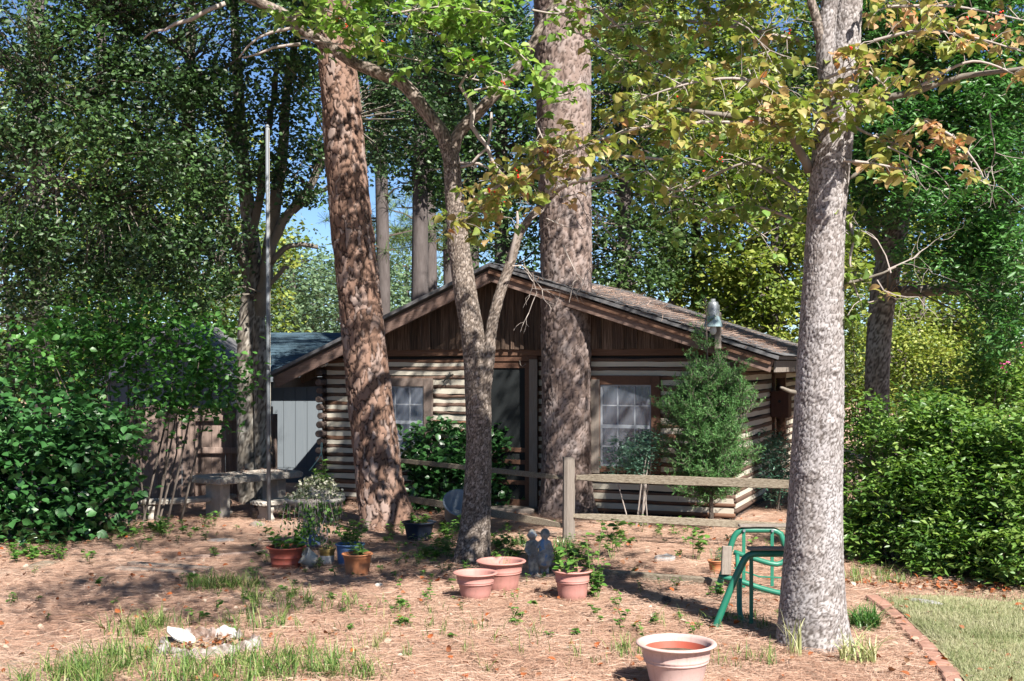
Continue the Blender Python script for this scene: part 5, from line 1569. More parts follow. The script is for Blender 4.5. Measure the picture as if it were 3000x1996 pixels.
def bench(name, label, loc, rz, L_, w_, z, curved):
    t = thing(name, label, 'bench', loc, rz)
    if curved:
        Rr = 1.1; n = 14; pl = []
        a0 = L_ / Rr / 2
        for k in range(n): 
            a = -a0 + 2 * a0 * k / (n - 1); pl.append(((Rr + w_ / 2) * math.sin(a), Rr - (Rr + w_ / 2) * math.cos(a)))
        for k in range(n):
            a = a0 - 2 * a0 * k / (n - 1); pl.append(((Rr - w_ / 2) * math.sin(a), Rr - (Rr - w_ / 2) * math.cos(a)))
        # slab from the strip
        mb = MB(); vs = []; fs = []; m = len(pl)
        for dz, inset in ((0, .0), (.06, .0)):
            for p in pl: vs.append((p[0], p[1], z + dz))
        for k in range(m): fs.append((k, (k + 1) % m, m + (k + 1) % m, m + k))
        for k in range(n - 1):
            fs.append((m + k, m + k + 1, m + m - 2 - k, m + m - 1 - k)); fs.append((m - 1 - k, m - 2 - k, k + 1, k))
        mb.add(vs, fs).build('seat', M['concrete'], t, bevel=.012)
        legs = [(-.8 * a0), (.8 * a0)]
        legs = [(Rr * math.sin(a), Rr - Rr * math.cos(a), a) for a in legs]
    else:
        pl = rrect(L_, w_, .05)
        slab_edge(MB(), pl, z, .06).build('seat', M['concrete'], t)
        legs = [(-L_ * .34, 0, 0), (L_ * .34, 0, 0)]
    egg_rings(t, pl, z, .06, .085)
    for lx, ly, a in legs:
        mb = MB()
        prof = [(-.13, 0), (.13, 0), (.15, z * .25), (.10, z * .5), (.14, z * .8), (.12, z), (-.12, z), (-.14, z * .8), (-.10, z * .5), (-.15, z * .25)]
        mb.prism(prof, -.045, .045)
        mb.build('leg', M['concrete'], t, bevel=.012, loc=(lx, ly, -.01), rot=(0, 0, R(90) + a))
    return t
bench('stone_bench', 'short concrete bench at the near side of the stone table', (-2.93, 15.55, 0), AT - .15, .92, .30, .20, False)
bench('curved_stone_bench', 'curved concrete bench with scrolled legs half hidden by the camellia', (-4.20, 15.65, 0), R(38), 1.25, .28, .20, True)

# ================================================================== METAL POLE
b0 = G(788, 1530)
pol = thing('flag_pole', 'tall thin grey metal pole standing by the stone bench', 'pole', b0)
top = P(783, 372, b0.y)
MB().tube([b0 - Vector((0, 0, .2)), b0.lerp(top, .5), top], [.027, .026, .022], 12).build('shaft', M['pole'], pol, smooth=True, world=True)
MB().tube([top, top + Vector((0, 0, .03))], [.03, .012], 10).build('cap', M['pole'], pol, world=True)
q = P(793, 1280, b0.y - .03)
MB().tube([top + Vector((.03, -.03, -.02)), b0.lerp(top, .6) + Vector((.032, -.03, 0)), q], .004, 4).build('rope', M['whitepot'], pol, world=True)
MB().tube([q, q + Vector((.01, 0, -.1)), q + Vector((-.01, 0, -.17)), q + Vector((.03, 0, -.24))], [.008, .012, .01, .003], 5).build('rope_end', M['railwood'], pol, world=True)

# ================================================================== POTS
def sprigs(t, base, n, h, rad, ls, tmpl, mat, per=9, stem=.004, lean=.35):
    mb = MB(); pos = []; ax = []
    for i in range(n):
        a = random.uniform(0, 6.28); r_ = rad * math.sqrt(random.random())
        p = Vector(base) + Vector((math.cos(a) * r_, math.sin(a) * r_, 0))
        d = Vector((math.cos(a) * lean * random.random(), math.sin(a) * lean * random.random(), 1)).normalized()
        hh = h * random.uniform(.5, 1.1)
        e = p + d * hh + Vector((random.gauss(0, .02), random.gauss(0, .02), 0))
        mb.tube([p, p.lerp(e, .5), e], [stem, stem * .8, stem * .4], 4, False)
        for k in range(per):
            f = .25 + .75 * (k + 1) / per
            b_ = random.uniform(0, 6.28)
            pos.append(tuple(p.lerp(e, f))); ax.append((math.cos(b_), math.sin(b_), random.uniform(-.1, .5)))
    tag(mb.build('stems', M['hedgestem'], t), kind='stuff')
    o = leaf_cloud('foliage', pos, rng.uniform(ls * .7, ls * 1.2, len(pos)), tmpl, mat, None, axis=ax, upj=.25)
    o.parent = t
    return o
M['hedgestem'] = M_noise('green_stem', [(.07, .12, .03), (.14, .18, .06)], 6, (1, 1, 1), .6, 0)
def pot(name, label, px, pyb, Y, dia, hgt, mat, base=.68, style='band', soil=.14, group=None, sx=1.0, rimw=.018, tilt=None, n=36, inner=None):
    loc = Vector((P(px, 0, Y).x, Y, 0))
    t = thing(name, label, 'pot', loc, random.uniform(0, 6), group)
    Rr = dia / 2; Rb = Rr * base; h = hgt; w_ = .008
    def rad(f): return Rb + (Rr * .93 - Rb) * f
    prof = [(0, 0), (Rb * .96, 0), (Rb, .008)]
    if style == 'band':
        prof += [(rad(.3), h * .3), (rad(.56), h * .56), (rad(.60) + .004, h * .59), (rad(.62) + .010, h * .61), (rad(.64) + .004, h * .63), (rad(.66) + .003, h * .645), (rad(.68) + .010, h * .67), (rad(.70) + .006, h * .69), (rad(.92) + .004, h * .90)]
    elif style == 'ribs':
        for k in range(12):
            f = .12 + .78 * k / 12
            prof += [(rad(f) + .002, h * f), (rad(f + .02) + .007, h * (f + .025)), (rad(f + .045) + .002, h * (f + .05))]
    elif style == 'rings':
        prof += [(rad(.22), h * .22), (rad(.25) + .007, h * .25), (rad(.28), h * .28), (rad(.5), h * .5), (rad(.53) + .007, h * .53), (rad(.56), h * .56), (rad(.76), h * .76), (rad(.79) + .004, h * .78)]
    else:
        prof += [(rad(.4), h * .4), (rad(.78), h * .78), (rad(.80) + .006, h * .80)]
    body = MB().lathe(prof + [(Rr * .97, h * .925)], n, sx=sx).build('body', mat, t, smooth=True)
    rim = [(Rr * .97, h * .925), (Rr + rimw * .6, h * .94), (Rr + rimw, h * .965), (Rr + rimw * .7, h * .992), (Rr * .99, h), (Rr - .016, h * .985), (Rr - .022, h * .93), (rad(1 - soil) - w_ * 1.4, h * (1 - soil) - .02)]
    MB().lathe(rim, n, sx=sx).build('rim', mat, t, smooth=True)
    rs = rad(1 - soil) - w_
    if inner: MB().lathe([(rad(.86) - .012, h * .86), (rs - .010, h * (1 - soil))], n, sx=sx).build('inner_wall', inner, t, smooth=True)
    MB().lathe([(0, h * (1 - soil) + .012), (rs * .5, h * (1 - soil) + .010), (rs, h * (1 - soil))], n, sx=sx).build('soil', M['soil'], t, smooth=True)
    return t
pot('flower_pot', 'largest pale sun bleached plastic pot standing alone before the glider frame', 1981, 2060, 7.38, .465, .29, M['palepink'], .66, 'band', .28, inner=M['brickred'])
Yq = F * H / (1768 - HY) + .17
pot('flower_pot', 'pink plastic pot standing in front of the wider pot by the slender dogwood', 1393, 1768, Yq, .355, .235, M['pink'], .66, 'band', .45)
pt = pot('flower_pot', 'wider reddish pink pot behind another pot at the slender dogwood', 1468, 1745, F * H / (1742 - HY) + .18, .41, .27, M['pink'], .70, 'band', .40)
sprigs(pt, (0, 0, .12), 6, .22, .1, .05, (STRIP[0] * np.array([3, 1, 1]), STRIP[1]), M['L_weed'], 8, .002)
pt = pot('flower_pot', 'pink plastic pot with a green sprig and trailing vine beside the twin child statue', 1677, 1768, Yq, .315, .255, M['pink'], .76, 'band', .2)
sprigs(pt, (0, .02, .2), 6, .22, .09, .07, ROUND, M['L_weed'], 8)
vn = thing('trailing_vine', 'green vine trailing down the side of the pink pot by the statue', 'vine', Vector((P(1742, 0, Yq - .02).x, Yq - .02, 0)))
sprigs(vn, (0, 0, 0), 9, .30, .035, .055, ROUND, M['L_weed'], 12, .004, .2)
sprigs(vn, (.0, .1, .1), 5, .42, .05, .07, ROUND, M['L_weed'], 6, .004, .2)
Ya = F * H / (1672 - HY) + .15
pt = pot('flower_pot', 'brick red ringed pot with low leafy plants near the birdbath', 838, 1672, Ya, .36, .215, M['brickred'], .76, 'rings', .12)
sprigs(pt, (0, 0, .17), 11, .14, .13, .08, ROUND, M['L_weed'], 5, .004, .7)
pt = pot('flower_pot', 'orange terracotta pot with a seedling in front of the blue pot', 1047, 1692, F * H / (1692 - HY) + .12, .285, .21, M['terra'], .76, 'plain', .12, rimw=.008)
sprigs(pt, (-.06, 0, .17), 4, .12, .04, .06, ROUND, M['L_weed'], 5); sprigs(pt, (.08, .0, .17), 3, .13, .03, .08, ROUND, M['L_weed'], 4, .003, .8)
pt = pot('flower_pot', 'ribbed blue plastic pot full of leafy stems behind the orange pot', 1026, 1665, F * H / (1662 - HY) + .1, .285, .22, M['bluepot'], .80, 'ribs', .1, rimw=.008)
sprigs(pt, (0, 0, .18), 13, .28, .11, .065, ROUND, M['L_weed'], 9)
pt = pot('flower_pot', 'small ochre and white glazed pot beside the blue ribbed pot', 958, 1655, F * H / (1656 - HY) + .08, .165, .155, M['ochre'], .85, 'plain', .1, rimw=.004)
MB().lathe([(.0712, .004), (.0755, .08), (.0762, .085), (.0745, .088)], 28).build('glaze_band', M['white'], pt, smooth=True)
sprigs(pt, (0, 0, .13), 4, .1, .04, .04, SLIM, M['L_weed'], 5)
pt = pot('tipped_pot', 'small off white pot tipped over beside the brick red pot', 910, 1665, F * H / (1668 - HY) + .06, .17, .15, M['whitepot'], .7, 'ribs', .6, rimw=.006)
pt.rotation_euler = (R(12), R(-55), R(10)); pt.location.x += .05; pt.location.z = .055
pt = pot('plastic_tub', 'dark blue plastic tub with leafy seedlings at the foot of the leaning pine', 1227, 1590, F * H / (1588 - HY) + .17, .37, .21, M['darkblue'], .72, 'plain', .12)
sprigs(pt, (0, 0, .17), 14, .13, .13, .055, ROUND, M['L_weed'], 6, .004, .6)
pt = pot('flower_pot', 'small terracotta pot with a grey leaved plant behind the glider plank', 2098, 1682, F * H / (1684 - HY) + .06, .155, .13, M['terra'], .75, 'plain', .1, rimw=.008)
sprigs(pt, (0, 0, .11), 7, .12, .05, .04, SLIM, M['L_nandina'], 8)
pot('flower_pot', 'small terracotta pot behind the far glider frame', 2172, 1690, F * H / (1690 - HY) + .06, .14, .12, M['terra'], .75, 'plain', .2, rimw=.008)

# birdbath planter with variegated ivy
Yb = 13.15
b0 = Vector((P(905, 0, Yb).x, Yb, 0))
bb = thing('birdbath', 'blue footed concrete birdbath overflowing with variegated ivy', 'birdbath', b0)
MB().lathe([(0, -.02), (.13, -.02), (.135, .03), (.12, .07), (.085, .14), (.065, .22), (.06, .30), (.075, .36), (.10, .40), (0, .40)], 24).build('pedestal', M['bluepot'], bb, smooth=True)
bo = MB().lathe([(0, .385), (.10, .39), (.20, .425), (.29, .475), (.325, .505), (.335, .53), (.325, .545), (.30, .54), (.24, .505), (.12, .47), (0, .465)], 36, .07, 0).build('basin', M['concrete'], bb, smooth=True)
MB().lathe([(0, .47), (.12, .475), (.16, .56), (.165, .63), (.13, .64), (0, .62)], 20, .14, 0).build('inner_pot', M['concrete'], bb, smooth=True)
pos = np.concatenate([in_ell(620, (.10, -.02, .66), (.24, .2, .14), .45), in_ell(260, (-.06, -.1, .56), (.2, .15, .07), .3), in_ell(160, (.24, -.1, .60), (.15, .15, .12), .3)])
iv = leaf_cloud('ivy', pos, rng.uniform(.025, .045, len(pos)), ROUND, M['L_ivy'], None, droop=.5, upj=.5); iv.parent = bb
mb = MB(); pos = []; 
for i in range(46):
    a = random.uniform(-2.9, -.1); x = .07 + .30 * math.cos(a); y = .30 * math.sin(a)
    if random.random() < .55: x = random.uniform(.02, .30); y = -.31
    ln = random.uniform(.12, .5)
    p0 = Vector((x, y, .55)); p1 = Vector((x + random.gauss(0, .04), y - random.uniform(.02, .06), .55 - ln))
    mb.tube([p0, p0 + Vector((0, -.03, .01)), p1], [.003, .003, .002], 4, False)
    for k in range(int(ln * 38)):
        pos.append(tuple(p0.lerp(p1, random.random()) + Vector((random.gauss(0, .015), random.gauss(0, .015), 0))))
mb.build('vine_stems', M['twig'], bb)
iv = leaf_cloud('trailing_vine', pos, rng.uniform(.03, .06, len(pos)), ROUND, M['L_weed'], None, droop=.8, upj=.4); iv.parent = bb
sprigs(bb, (.15, 0, .66), 8, .26, .06, .06, ROUND, M['L_weed'], 8)
mb = MB()
for i in range(7):
    x = random.uniform(.0, .28); z = random.uniform(.2, .5)
    bare(mb, Vector((x, -.32, z)), Vector((random.uniform(-.6, .6), -.3, -.8)), random.uniform(.15, .3), .005, 1)
mb.build('dry_vines', M['whitepot'], bb)
hs = thing('garden_hose', 'thin pale green hose looped against the cabin corner', 'hose', P(950, 1400, 16.2))
MB().tube(catmull([P(905, 1380, 16.2), P(925, 1355, 16.2), P(938, 1335, 16.2), P(944, 1310, 16.2), P(944, 1298, 16.2), P(941, 1300, 16.2), P(941, 1320, 16.2), P(946, 1350, 16.2)], [1] * 8, .03)[0], .006, 6).build('tube', M['hose'], hs, smooth=True, world=True)

# grey tub behind the slender dogwood
gt = thing('grey_tub', 'grey plastic tub leaning behind the slender dogwood', 'tub', Vector((P(1340, 0, 14.6).x, 14.6, .12)))
gt.rotation_euler = (R(38), R(14), 0)
MB().lathe([(0, 0), (.15, 0), (.16, .02), (.205, .26), (.225, .265), (.225, .285), (.20, .28), (.15, .04), (0, .03)], 28).build('body', M['greytub'], gt, smooth=True)

# ================================================================== STATUE: two children side by side
b0 = G(1578, 1688)
st = thing('garden_statue', 'mossy blue washed stone statue of two children standing close together', 'statue', b0, 0)
def capsule(mb, A, B, ra, rb, n=10):
    A = Vector(A); B = Vector(B); d = (B - A).normalized()
    pts_ = [A - d * ra * .95, A - d * ra * .6, A, A.lerp(B, .5), B, B + d * rb * .6, B + d * rb * .95]
    mb.tube(pts_, [ra * .25, ra * .8, ra, (ra + rb) / 2, rb, rb * .8, rb * .25], n)
def joined(name, parts_fn, mat, parent, vox=.008, smooth=3):
    mb = MB(); parts_fn(mb)
    o = mb.build(name, mat, parent, smooth=True)
    r_ = o.modifiers.new('join', 'REMESH'); r_.mode = 'VOXEL'; r_.voxel_size = vox; r_.use_smooth_shade = True
    s_ = o.modifiers.new('soft', 'SMOOTH'); s_.iterations = smooth; s_.factor = .5
    return o
def kid_boy(mb):
    capsule(mb, (-.062, -.005, .385), (-.062, -.005, .395), .046, .044, 14)       # head
    capsule(mb, (-.062, 0, .43), (-.062, .01, .425), .018, .02)                     # hair tuft
    capsule(mb, (-.062, -.045, .378), (-.062, -.048, .380), .007, .007)            # nose
    capsule(mb, (-.106, 0, .385), (-.104, 0, .385), .010, .010); capsule(mb, (-.02, 0, .385), (-.018, 0, .385), .010, .010)
    capsule(mb, (-.06, 0, .335), (-.058, 0, .355), .022, .022)
    capsule(mb, (-.055, 0, .30), (-.050, 0, .215), .052, .046, 14)                # torso
    capsule(mb, (-.10, 0, .315), (-.118, -.02, .245), .022, .018); capsule(mb, (-.118, -.02, .245), (-.085, -.055, .20), .018, .015)
    capsule(mb, (-.015, 0, .31), (.03, -.03, .27), .02, .017)                       # arm round friend
    capsule(mb, (-.072, 0, .20), (-.075, -.01, .105), .034, .026); capsule(mb, (-.075, -.01, .105), (-.065, -.005, .03), .025, .02)
    capsule(mb, (-.030, 0, .20), (-.022, -.012, .105), .034, .026); capsule(mb, (-.022, -.012, .105), (-.018, -.005, .03), .025, .02)
    capsule(mb, (-.065, -.005, .022), (-.070, -.04, .018), .02, .018); capsule(mb, (-.018, -.005, .022), (-.012, -.04, .018), .02, .018)
def kid_girl(mb):
    capsule(mb, (.060, -.005, .395), (.062, -.005, .408), .048, .046, 14)
    capsule(mb, (.062, .02, .41), (.064, .03, .37), .042, .03, 12)                # hair
    capsule(mb, (.060, -.048, .392), (.060, -.052, .394), .007, .007)
    capsule(mb, (.058, 0, .345), (.056, 0, .365), .022, .022)
    capsule(mb, (.052, 0, .31), (.052, 0, .235), .050, .052, 14)
    capsule(mb, (.052, 0, .235), (.055, -.005, .15), .056, .078, 16)                # dress
    capsule(mb, (.100, 0, .32), (.125, -.01, .24), .022, .018); capsule(mb, (.125, -.01, .24), (.135, -.02, .165), .018, .015)
    capsule(mb, (.012, 0, .315), (-.02, -.03, .275), .02, .017)
    capsule(mb, (.035, 0, .14), (.032, 0, .03), .026, .02); capsule(mb, (.078, 0, .14), (.080, 0, .03), .026, .02)
    capsule(mb, (.032, -.005, .022), (.030, -.04, .018), .02, .018); capsule(mb, (.080, -.005, .022), (.086, -.04, .018), .02, .018)
joined('boy_figure', kid_boy, M['bluestone'], st)
joined('girl_figure', kid_girl, M['bluestone'], st)
MB().lathe([(0, -.03), (.15, -.03), (.155, .0), (.14, .014), (0, .016)], 20, 0, 0, 1, .6).build('base', M['bluestone'], st, smooth=True)

# ================================================================== GREEN GLIDER FRAME
YN, YF = 9.05, 10.55
gl = thing('glider_frame', 'dark green tubular steel lawn glider frame without its seat beside the large dogwood', 'glider', Vector((P(2250, 0, YN).x, (YN + YF) / 2, 0)))
TR = .027
def gx(px, Y): return (px - CX) / F * Y
def hoop(Y, xl, xb, z_, xr, name='end_frame'):
    pts_ = [Vector((xl, Y, -.03)), Vector((xl + (xb - xl) * .55, Y, z_ * .55)), Vector((xb - .035, Y, z_ - .09)), Vector((xb, Y, z_ - .03)), Vector((xb + .05, Y, z_ - .003)), Vector((xb + .12, Y, z_)),
            Vector((xr - .12, Y, z_)), Vector((xr - .05, Y, z_ - .003)), Vector((xr, Y, z_ - .03)), Vector((xr + .035, Y, z_ - .09)), Vector((xr + (xb - xl), Y, -.03))]
    cv, _ = catmull(pts_, [1] * len(pts_), .03)
    return MB().tube(cv, TR, 14).build(name, M['green_paint'], gl, smooth=True, world=True)
zN = H - (1622 - HY) / F * YN; zF = H - (1553 - HY) / F * YF
hoop(YN, gx(2089, YN), gx(2186, YN), zN, gx(2340, YN))
hoop(YF, gx(2098, YF), gx(2158, YF), zF, gx(2282, YF))
def plank(A, B, w_, th, mat, name='armrest', nrm=(0, 0, 1)):
    A = Vector(A); B = Vector(B); d = B - A
    L_ = d.length; x = d.normalized(); z = Vector(nrm); z = (z - x * z.dot(x)).normalized(); y = z.cross(x)
    mt = Matrix((x, y, z)).transposed().to_4x4(); mt.translation = A
    mb = MB(); n = 7; vs = []; fs = []
    for i in range(n):
        for (yy, zz) in ((-.5, -.5), (.5, -.5), (.5, .5), (-.5, .5)):
            vs.append(mt @ Vector((L_ * i / (n - 1), yy * w_ * (1 + random.uniform(-.05, .03)), zz * th * (1 + random.uniform(-.12, .12)))))
    for i in range(n - 1):
        for k in range(4): fs.append((i * 4 + k, i * 4 + (k + 1) % 4, (i + 1) * 4 + (k + 1) % 4, (i + 1) * 4 + k))
    fs.append((3, 2, 1, 0)); fs.append(tuple((n - 1) * 4 + k for k in range(4)))
    return mb.add(vs, fs).build(name, mat, gl, world=True, bevel=.004)
o = plank((gx(2190, YN), YN, zN + TR + .012), (gx(2330, YN), YN, zN + TR + .012), .085, .022, M['greywood'])
o = plank((gx(2164, YF), YF, zF + TR + .012), (gx(2310, YF), YF, zF + TR + .012), .085, .022, M['greywood'])
Ym = 9.75
plank(P(2126, 1684, Ym), P(2130, 1600, Ym), .085, .025, M['greywood'], 'plank', nrm=(.25, -1, 0))
def bar(A, B, w_=.03, th=.008, name='hanger_bar'):
    A = Vector(A); B = Vector(B)
    mb = MB(); d = (B - A).normalized(); x = Vector((1, 0, 0)); x = (x - d * d.x).normalized(); y = d.cross(x)
    vs = []
    for q in (A, B):
        for a, b in ((-1, -1), (1, -1), (1, 1), (-1, 1)): vs.append(q + x * a * w_ / 2 + y * b * th / 2)
    mb.add(vs, [(3, 2, 1, 0), (4, 5, 6, 7), (0, 1, 5, 4), (1, 2, 6, 5), (2, 3, 7, 6), (3, 0, 4, 7)])
    b_ = mb.build(name, M['green_paint'], gl, world=True, bevel=.002)
    return b_
def bolt(p):
    MB().tube([p + Vector((0, -.012, 0)), p + Vector((0, .012, 0))], .012, 8).build('bolt', M['pole'], gl, world=True)
for px, pyb in ((2179, 1722), (2262, 1718)):
    y_ = YF - TR - .006
    bar((gx(px, y_), y_, zF + .01), (gx(px, y_), y_, H - (pyb - HY) / F * y_)); bolt(Vector((gx(px, y_), y_ - .01, zF)))
y_ = YN + TR + .008
bar((gx(2201, y_), y_, zN + .005), (gx(2201, y_), y_, H - (1828 - HY) / F * y_))
bar((gx(2310, y_), y_, zN + .005), (gx(2310, y_), y_, H - (1820 - HY) / F * y_))
# swinging seat frame: rails, back hoop and slung straps
def gt_(pts_, r_=TR * .85, name='seat_tube'):
    cv, _ = catmull([Vector(p) for p in pts_], [1] * len(pts_), .04)
    return MB().tube(cv, r_, 12).build(name, M['green_paint'], gl, smooth=True, world=True)
gt_([P(2106, 1688, 9.8), P(2165, 1702, 9.75), P(2230, 1724, 9.7), P(2300, 1742, 9.65), P(2350, 1752, 9.6)])
gt_([P(2150, 1618, 10.3), P(2200, 1634, 10.25), P(2260, 1652, 10.2), P(2290, 1650, 10.2), P(2320, 1625, 10.2)])
gt_([P(2200, 1728, 10.45), P(2260, 1734, 10.4), P(2330, 1740, 10.4)])
gt_([P(2166, 1695, 9.4), P(2166, 1740, 9.4), P(2167, 1790, 9.35), P(2174, 1815, 9.3), P(2190, 1828, 9.25), P(2210, 1830, 9.2)], TR * .8)
gt_([P(2160, 1625, 10.1), P(2161, 1660, 10.0), P(2162, 1700, 9.9)], TR * .7)
bar(P(2150, 1664, 9.9), P(2225, 1690, 9.9), .012, .02, 'strap'); bar(P(2225, 1690, 9.9), P(2310, 1694, 9.9), .012, .02, 'strap')

# ================================================================== STUMP
b0 = G(600, 1905)
sp_ = thing('tree_stump', 'low rotted stump with a bleached white rim among tufts of grass', 'stump', b0)
n = 64; m = 20; vs = []; fs = []
for k in range(n):
    t_ = 2 * math.pi * k / n
    ca, sa = math.cos(t_), math.sin(t_)
    rim = .045 + .04 * max(0, noise.noise(Vector((ca * 1.6, sa * 1.6, 4)))) + .035 * (1 if sa > .2 and abs(ca) < .8 else 0) + random.uniform(-.012, .012)
    for i in range(m):
        f = i / (m - 1)
        z_ = .028 + .018 * noise.noise(Vector((ca * f * 5, sa * f * 5, 1)))
        z_ += rim * math.exp(-((f - .80) / .09) ** 2) * (1 + .5 * noise.noise(Vector((ca * 9, sa * 9, f * 6))))
        if f > .82: z_ -= (f - .82) * .45
        z_ += .008 * noise.noise(Vector((ca * f * 22, sa * f * 22, 7)))
        rr = .40 * f * (1 + .10 * math.sin(t_ * 3 + 1) + .07 * math.sin(t_ * 7) + .03 * random.uniform(-1, 1))
        vs.append((rr * ca, rr * .78 * sa, z_))
core = []; edge_f = []
for k in range(n):
    for i in range(m - 1):
        q = (k * m + i, k * m + i + 1, ((k + 1) % n) * m + i + 1, ((k + 1) % n) * m + i)
        back = math.sin(2 * math.pi * k / n) > .35
        (edge_f if i >= 13 and not (back and k % 7) else core).append(q)
MB().add(vs, core).build('rotted_wood', M['stumpwood'], sp_)
MB().add(vs, edge_f).build('bleached_rim', M['stumprim'], sp_)
N = 160
aa = rng.uniform(0, 6.28, N); r2 = .28 * np.sqrt(rng.uniform(0, 1, N))
o = leaf_cloud('wood_crumbs', np.stack([r2 * np.cos(aa), r2 * .75 * np.sin(aa), np.full(N, .05)], 1), rng.uniform(.03, .07, N), DIAMOND, M['litter'], None, droop=0, upj=.5, rnd=rng.uniform(.3, .9, N))
o.parent = sp_; tag(o, kind='stuff')
ch = thing('bark_chip', 'curved bleached white chip of bark lying on the rotted stump', 'bark chip', b0 + Vector((-.17, .08, .055)))
vs = []; fs = []
for i in range(9):
    u_ = i / 8
    for k in range(6):
        v_ = k / 5
        wd = .085 * math.sin(math.pi * (.12 + .8 * u_))
        vs.append((-.10 + .19 * u_, (v_ - .5) * 2 * wd * .7, .075 - .085 * u_ + .035 * math.cos((v_ - .5) * 2.6)))
nn = len(vs)
vs += [(a, b, c_ - .012) for a, b, c_ in vs]
for i in range(8):
    for k in range(5):
        q = (i * 6 + k, (i + 1) * 6 + k, (i + 1) * 6 + k + 1, i * 6 + k + 1)
        fs.append(q); fs.append(tuple(x + nn for x in q[::-1]))
M['chip'] = M_noise('white_chip', [(.36, .335, .30), (.44, .42, .39)], 6, (1, 5, 1), .8, .3)
MB().add(vs, fs).build('chip', M['chip'], ch, smooth=True, rot=(R(25), 0, R(-8)))

# ================================================================== EDGINGS, STONES, PLANKS
be = thing('brick_edging', 'curving row of worn red bricks between the pine straw and the lawn', 'edging', EDGEW[2])
bk = MB().box(-.055, .055, -.095, .095, -.05, .034).mesh('brick')
bmx = bmesh.new(); bmx.from_mesh(bk); bmesh.ops.bevel(bmx, geom=bmx.edges[:], offset=.008, segments=1, affect='EDGES'); bmx.to_mesh(bk); bmx.free()
bk.materials.append(M['brick'])
cv, _ = catmull(EDGEW, [1] * len(EDGEW), .02)
acc = 0; last = cv[0]
L0 = EDGEW[2]
for i in range(1, len(cv)):
    acc += (cv[i] - cv[i - 1]).length
    if acc > .205:
        d = cv[i] - cv[max(0, i - 8)]
        obj('brick', bk, None, be, loc=cv[i] - L0 + Vector((random.gauss(0, .005), 0, random.uniform(-.006, .008))), rot=(random.gauss(0, .03), random.gauss(0, .03), math.atan2(d.y, d.x) - math.pi / 2 + random.gauss(0, .04)))
        acc = 0
def timber(name, label, A, B, w_, h_, mat, cat='edging'):
    A = Vector(A); B = Vector(B)
    t = thing(name, label, cat, A)
    d = B - A; n = 8; vs = []; fs = []; sd = Vector((-d.y, d.x, 0)).normalized()
    for i in range(n):
        c_ = A.lerp(B, i / (n - 1))
        for (y, z) in ((-.5, -.4), (.5, -.4), (.5, 1), (-.5, 1)):
            vs.append(c_ + sd * y * w_ * random.uniform(.93, 1.05) + Vector((0, 0, z * h_ * random.uniform(.9, 1.08))))
    for i in range(n - 1):
        for k in range(4): fs.append((i * 4 + k, i * 4 + (k + 1) % 4, (i + 1) * 4 + (k + 1) % 4, (i + 1) * 4 + k))
    fs.append((3, 2, 1, 0)); fs.append(tuple((n - 1) * 4 + k for k in range(4)))
    MB().add(vs, fs).build('beam', mat, t, world=True, bevel=.008)
timber('edging_timber', 'long grey timber laid as edging between the pink pot and the glider', G(1768, 1690), G(2155, 1722), .08, .07, M['railwood'])
timber('loose_plank', 'short pale plank half buried beyond the slender dogwood', G(1212, 1632), G(1262, 1636), .07, .03, M['railwood'], 'plank')
timber('edging_timber', 'longest of the weathered flat boards lying in the shaded pine straw', G(345, 1668), G(560, 1682), .11, .025, M['greywood'])
timber('edging_timber', 'weathered flat board lying just behind the longest one in the straw', G(380, 1655), G(620, 1670), .10, .03, M['greywood'])
timber('edging_timber', 'dark flat board in the straw pointing at the brick red pot', G(520, 1640), G(780, 1620), .09, .03, M['fencewood'])
def stone(name, label, px, py, sx, sy, sz, mat, seed, group=None, dent=False):
    t = thing(name, label, 'stone', G(px, py), seed, group)
    bm = bmesh.new(); bmesh.ops.create_icosphere(bm, subdivisions=3, radius=1)
    for v in bm.verts:
        k_ = 1 + .22 * noise.noise(v.co * 1.4 + Vector((seed * 5, 0, 0))) + .08 * noise.noise(v.co * 4 + Vector((seed * 5, 0, 0)))
        v.co = Vector((v.co.x * sx * k_, v.co.y * sy * k_, max(-.3, v.co.z) * sz * k_))
        if dent and v.co.z > sz * .4: v.co.z -= (v.co.z - sz * .4) * 1.3 * max(0, 1 - (v.co.x / sx) ** 2 * 1.3)
    me = bpy.data.meshes.new('rock'); bm.to_mesh(me); bm.free()
    obj('rock', me, mat, t)
stone('garden_stone', 'pale hollowed grey stone in the straw behind the timber edging', 1946, 1640, .14, .11, .085, M['rock'], 1.2, dent=True)
stone('garden_stone', 'flat dark grey stone at the foot of the metal pole', 752, 1540, .12, .10, .05, M['greywood'], 2.2)
stone('garden_stone', 'flat low stone in the shaded straw before the stone table', 650, 1585, .16, .1, .03, M['rock'], 3.1)
stone('garden_stone', 'flat ochre stone near the glossy camellia', 120, 1655, .3, .12, .025, M['railwood'], 4.5)
stone('garden_stone', 'grey stone sunk into the lawn beside the brick edging', 2720, 1772, .2, .07, .04, M['rock'], 5.5)
stone('garden_stone', 'small white stone near the brick red pot', 1110, 1718, .035, .03, .03, M['chip'], 6.1)
# pine cone
pc = thing('pine_cone', 'dark open pine cone lying on the straw near the timber edging', 'pine cone', G(1952, 1770) + Vector((0, 0, .035)), rot=(R(80), 0, .6))
mb = MB()
for k in range(60):
    t_ = k * 2.39996; f = k / 59
    r_ = .036 * math.sin(math.pi * (.15 + .8 * f)); z_ = -.045 + .09 * f
    p0 = Vector((r_ * .4 * math.cos(t_), r_ * .4 * math.sin(t_), z_)); p1 = Vector((r_ * math.cos(t_), r_ * math.sin(t_), z_ + .01))
    mb.tube([p0, p1], [.004, .008], 5)
mb.build('scales', M['darktwig'], pc)

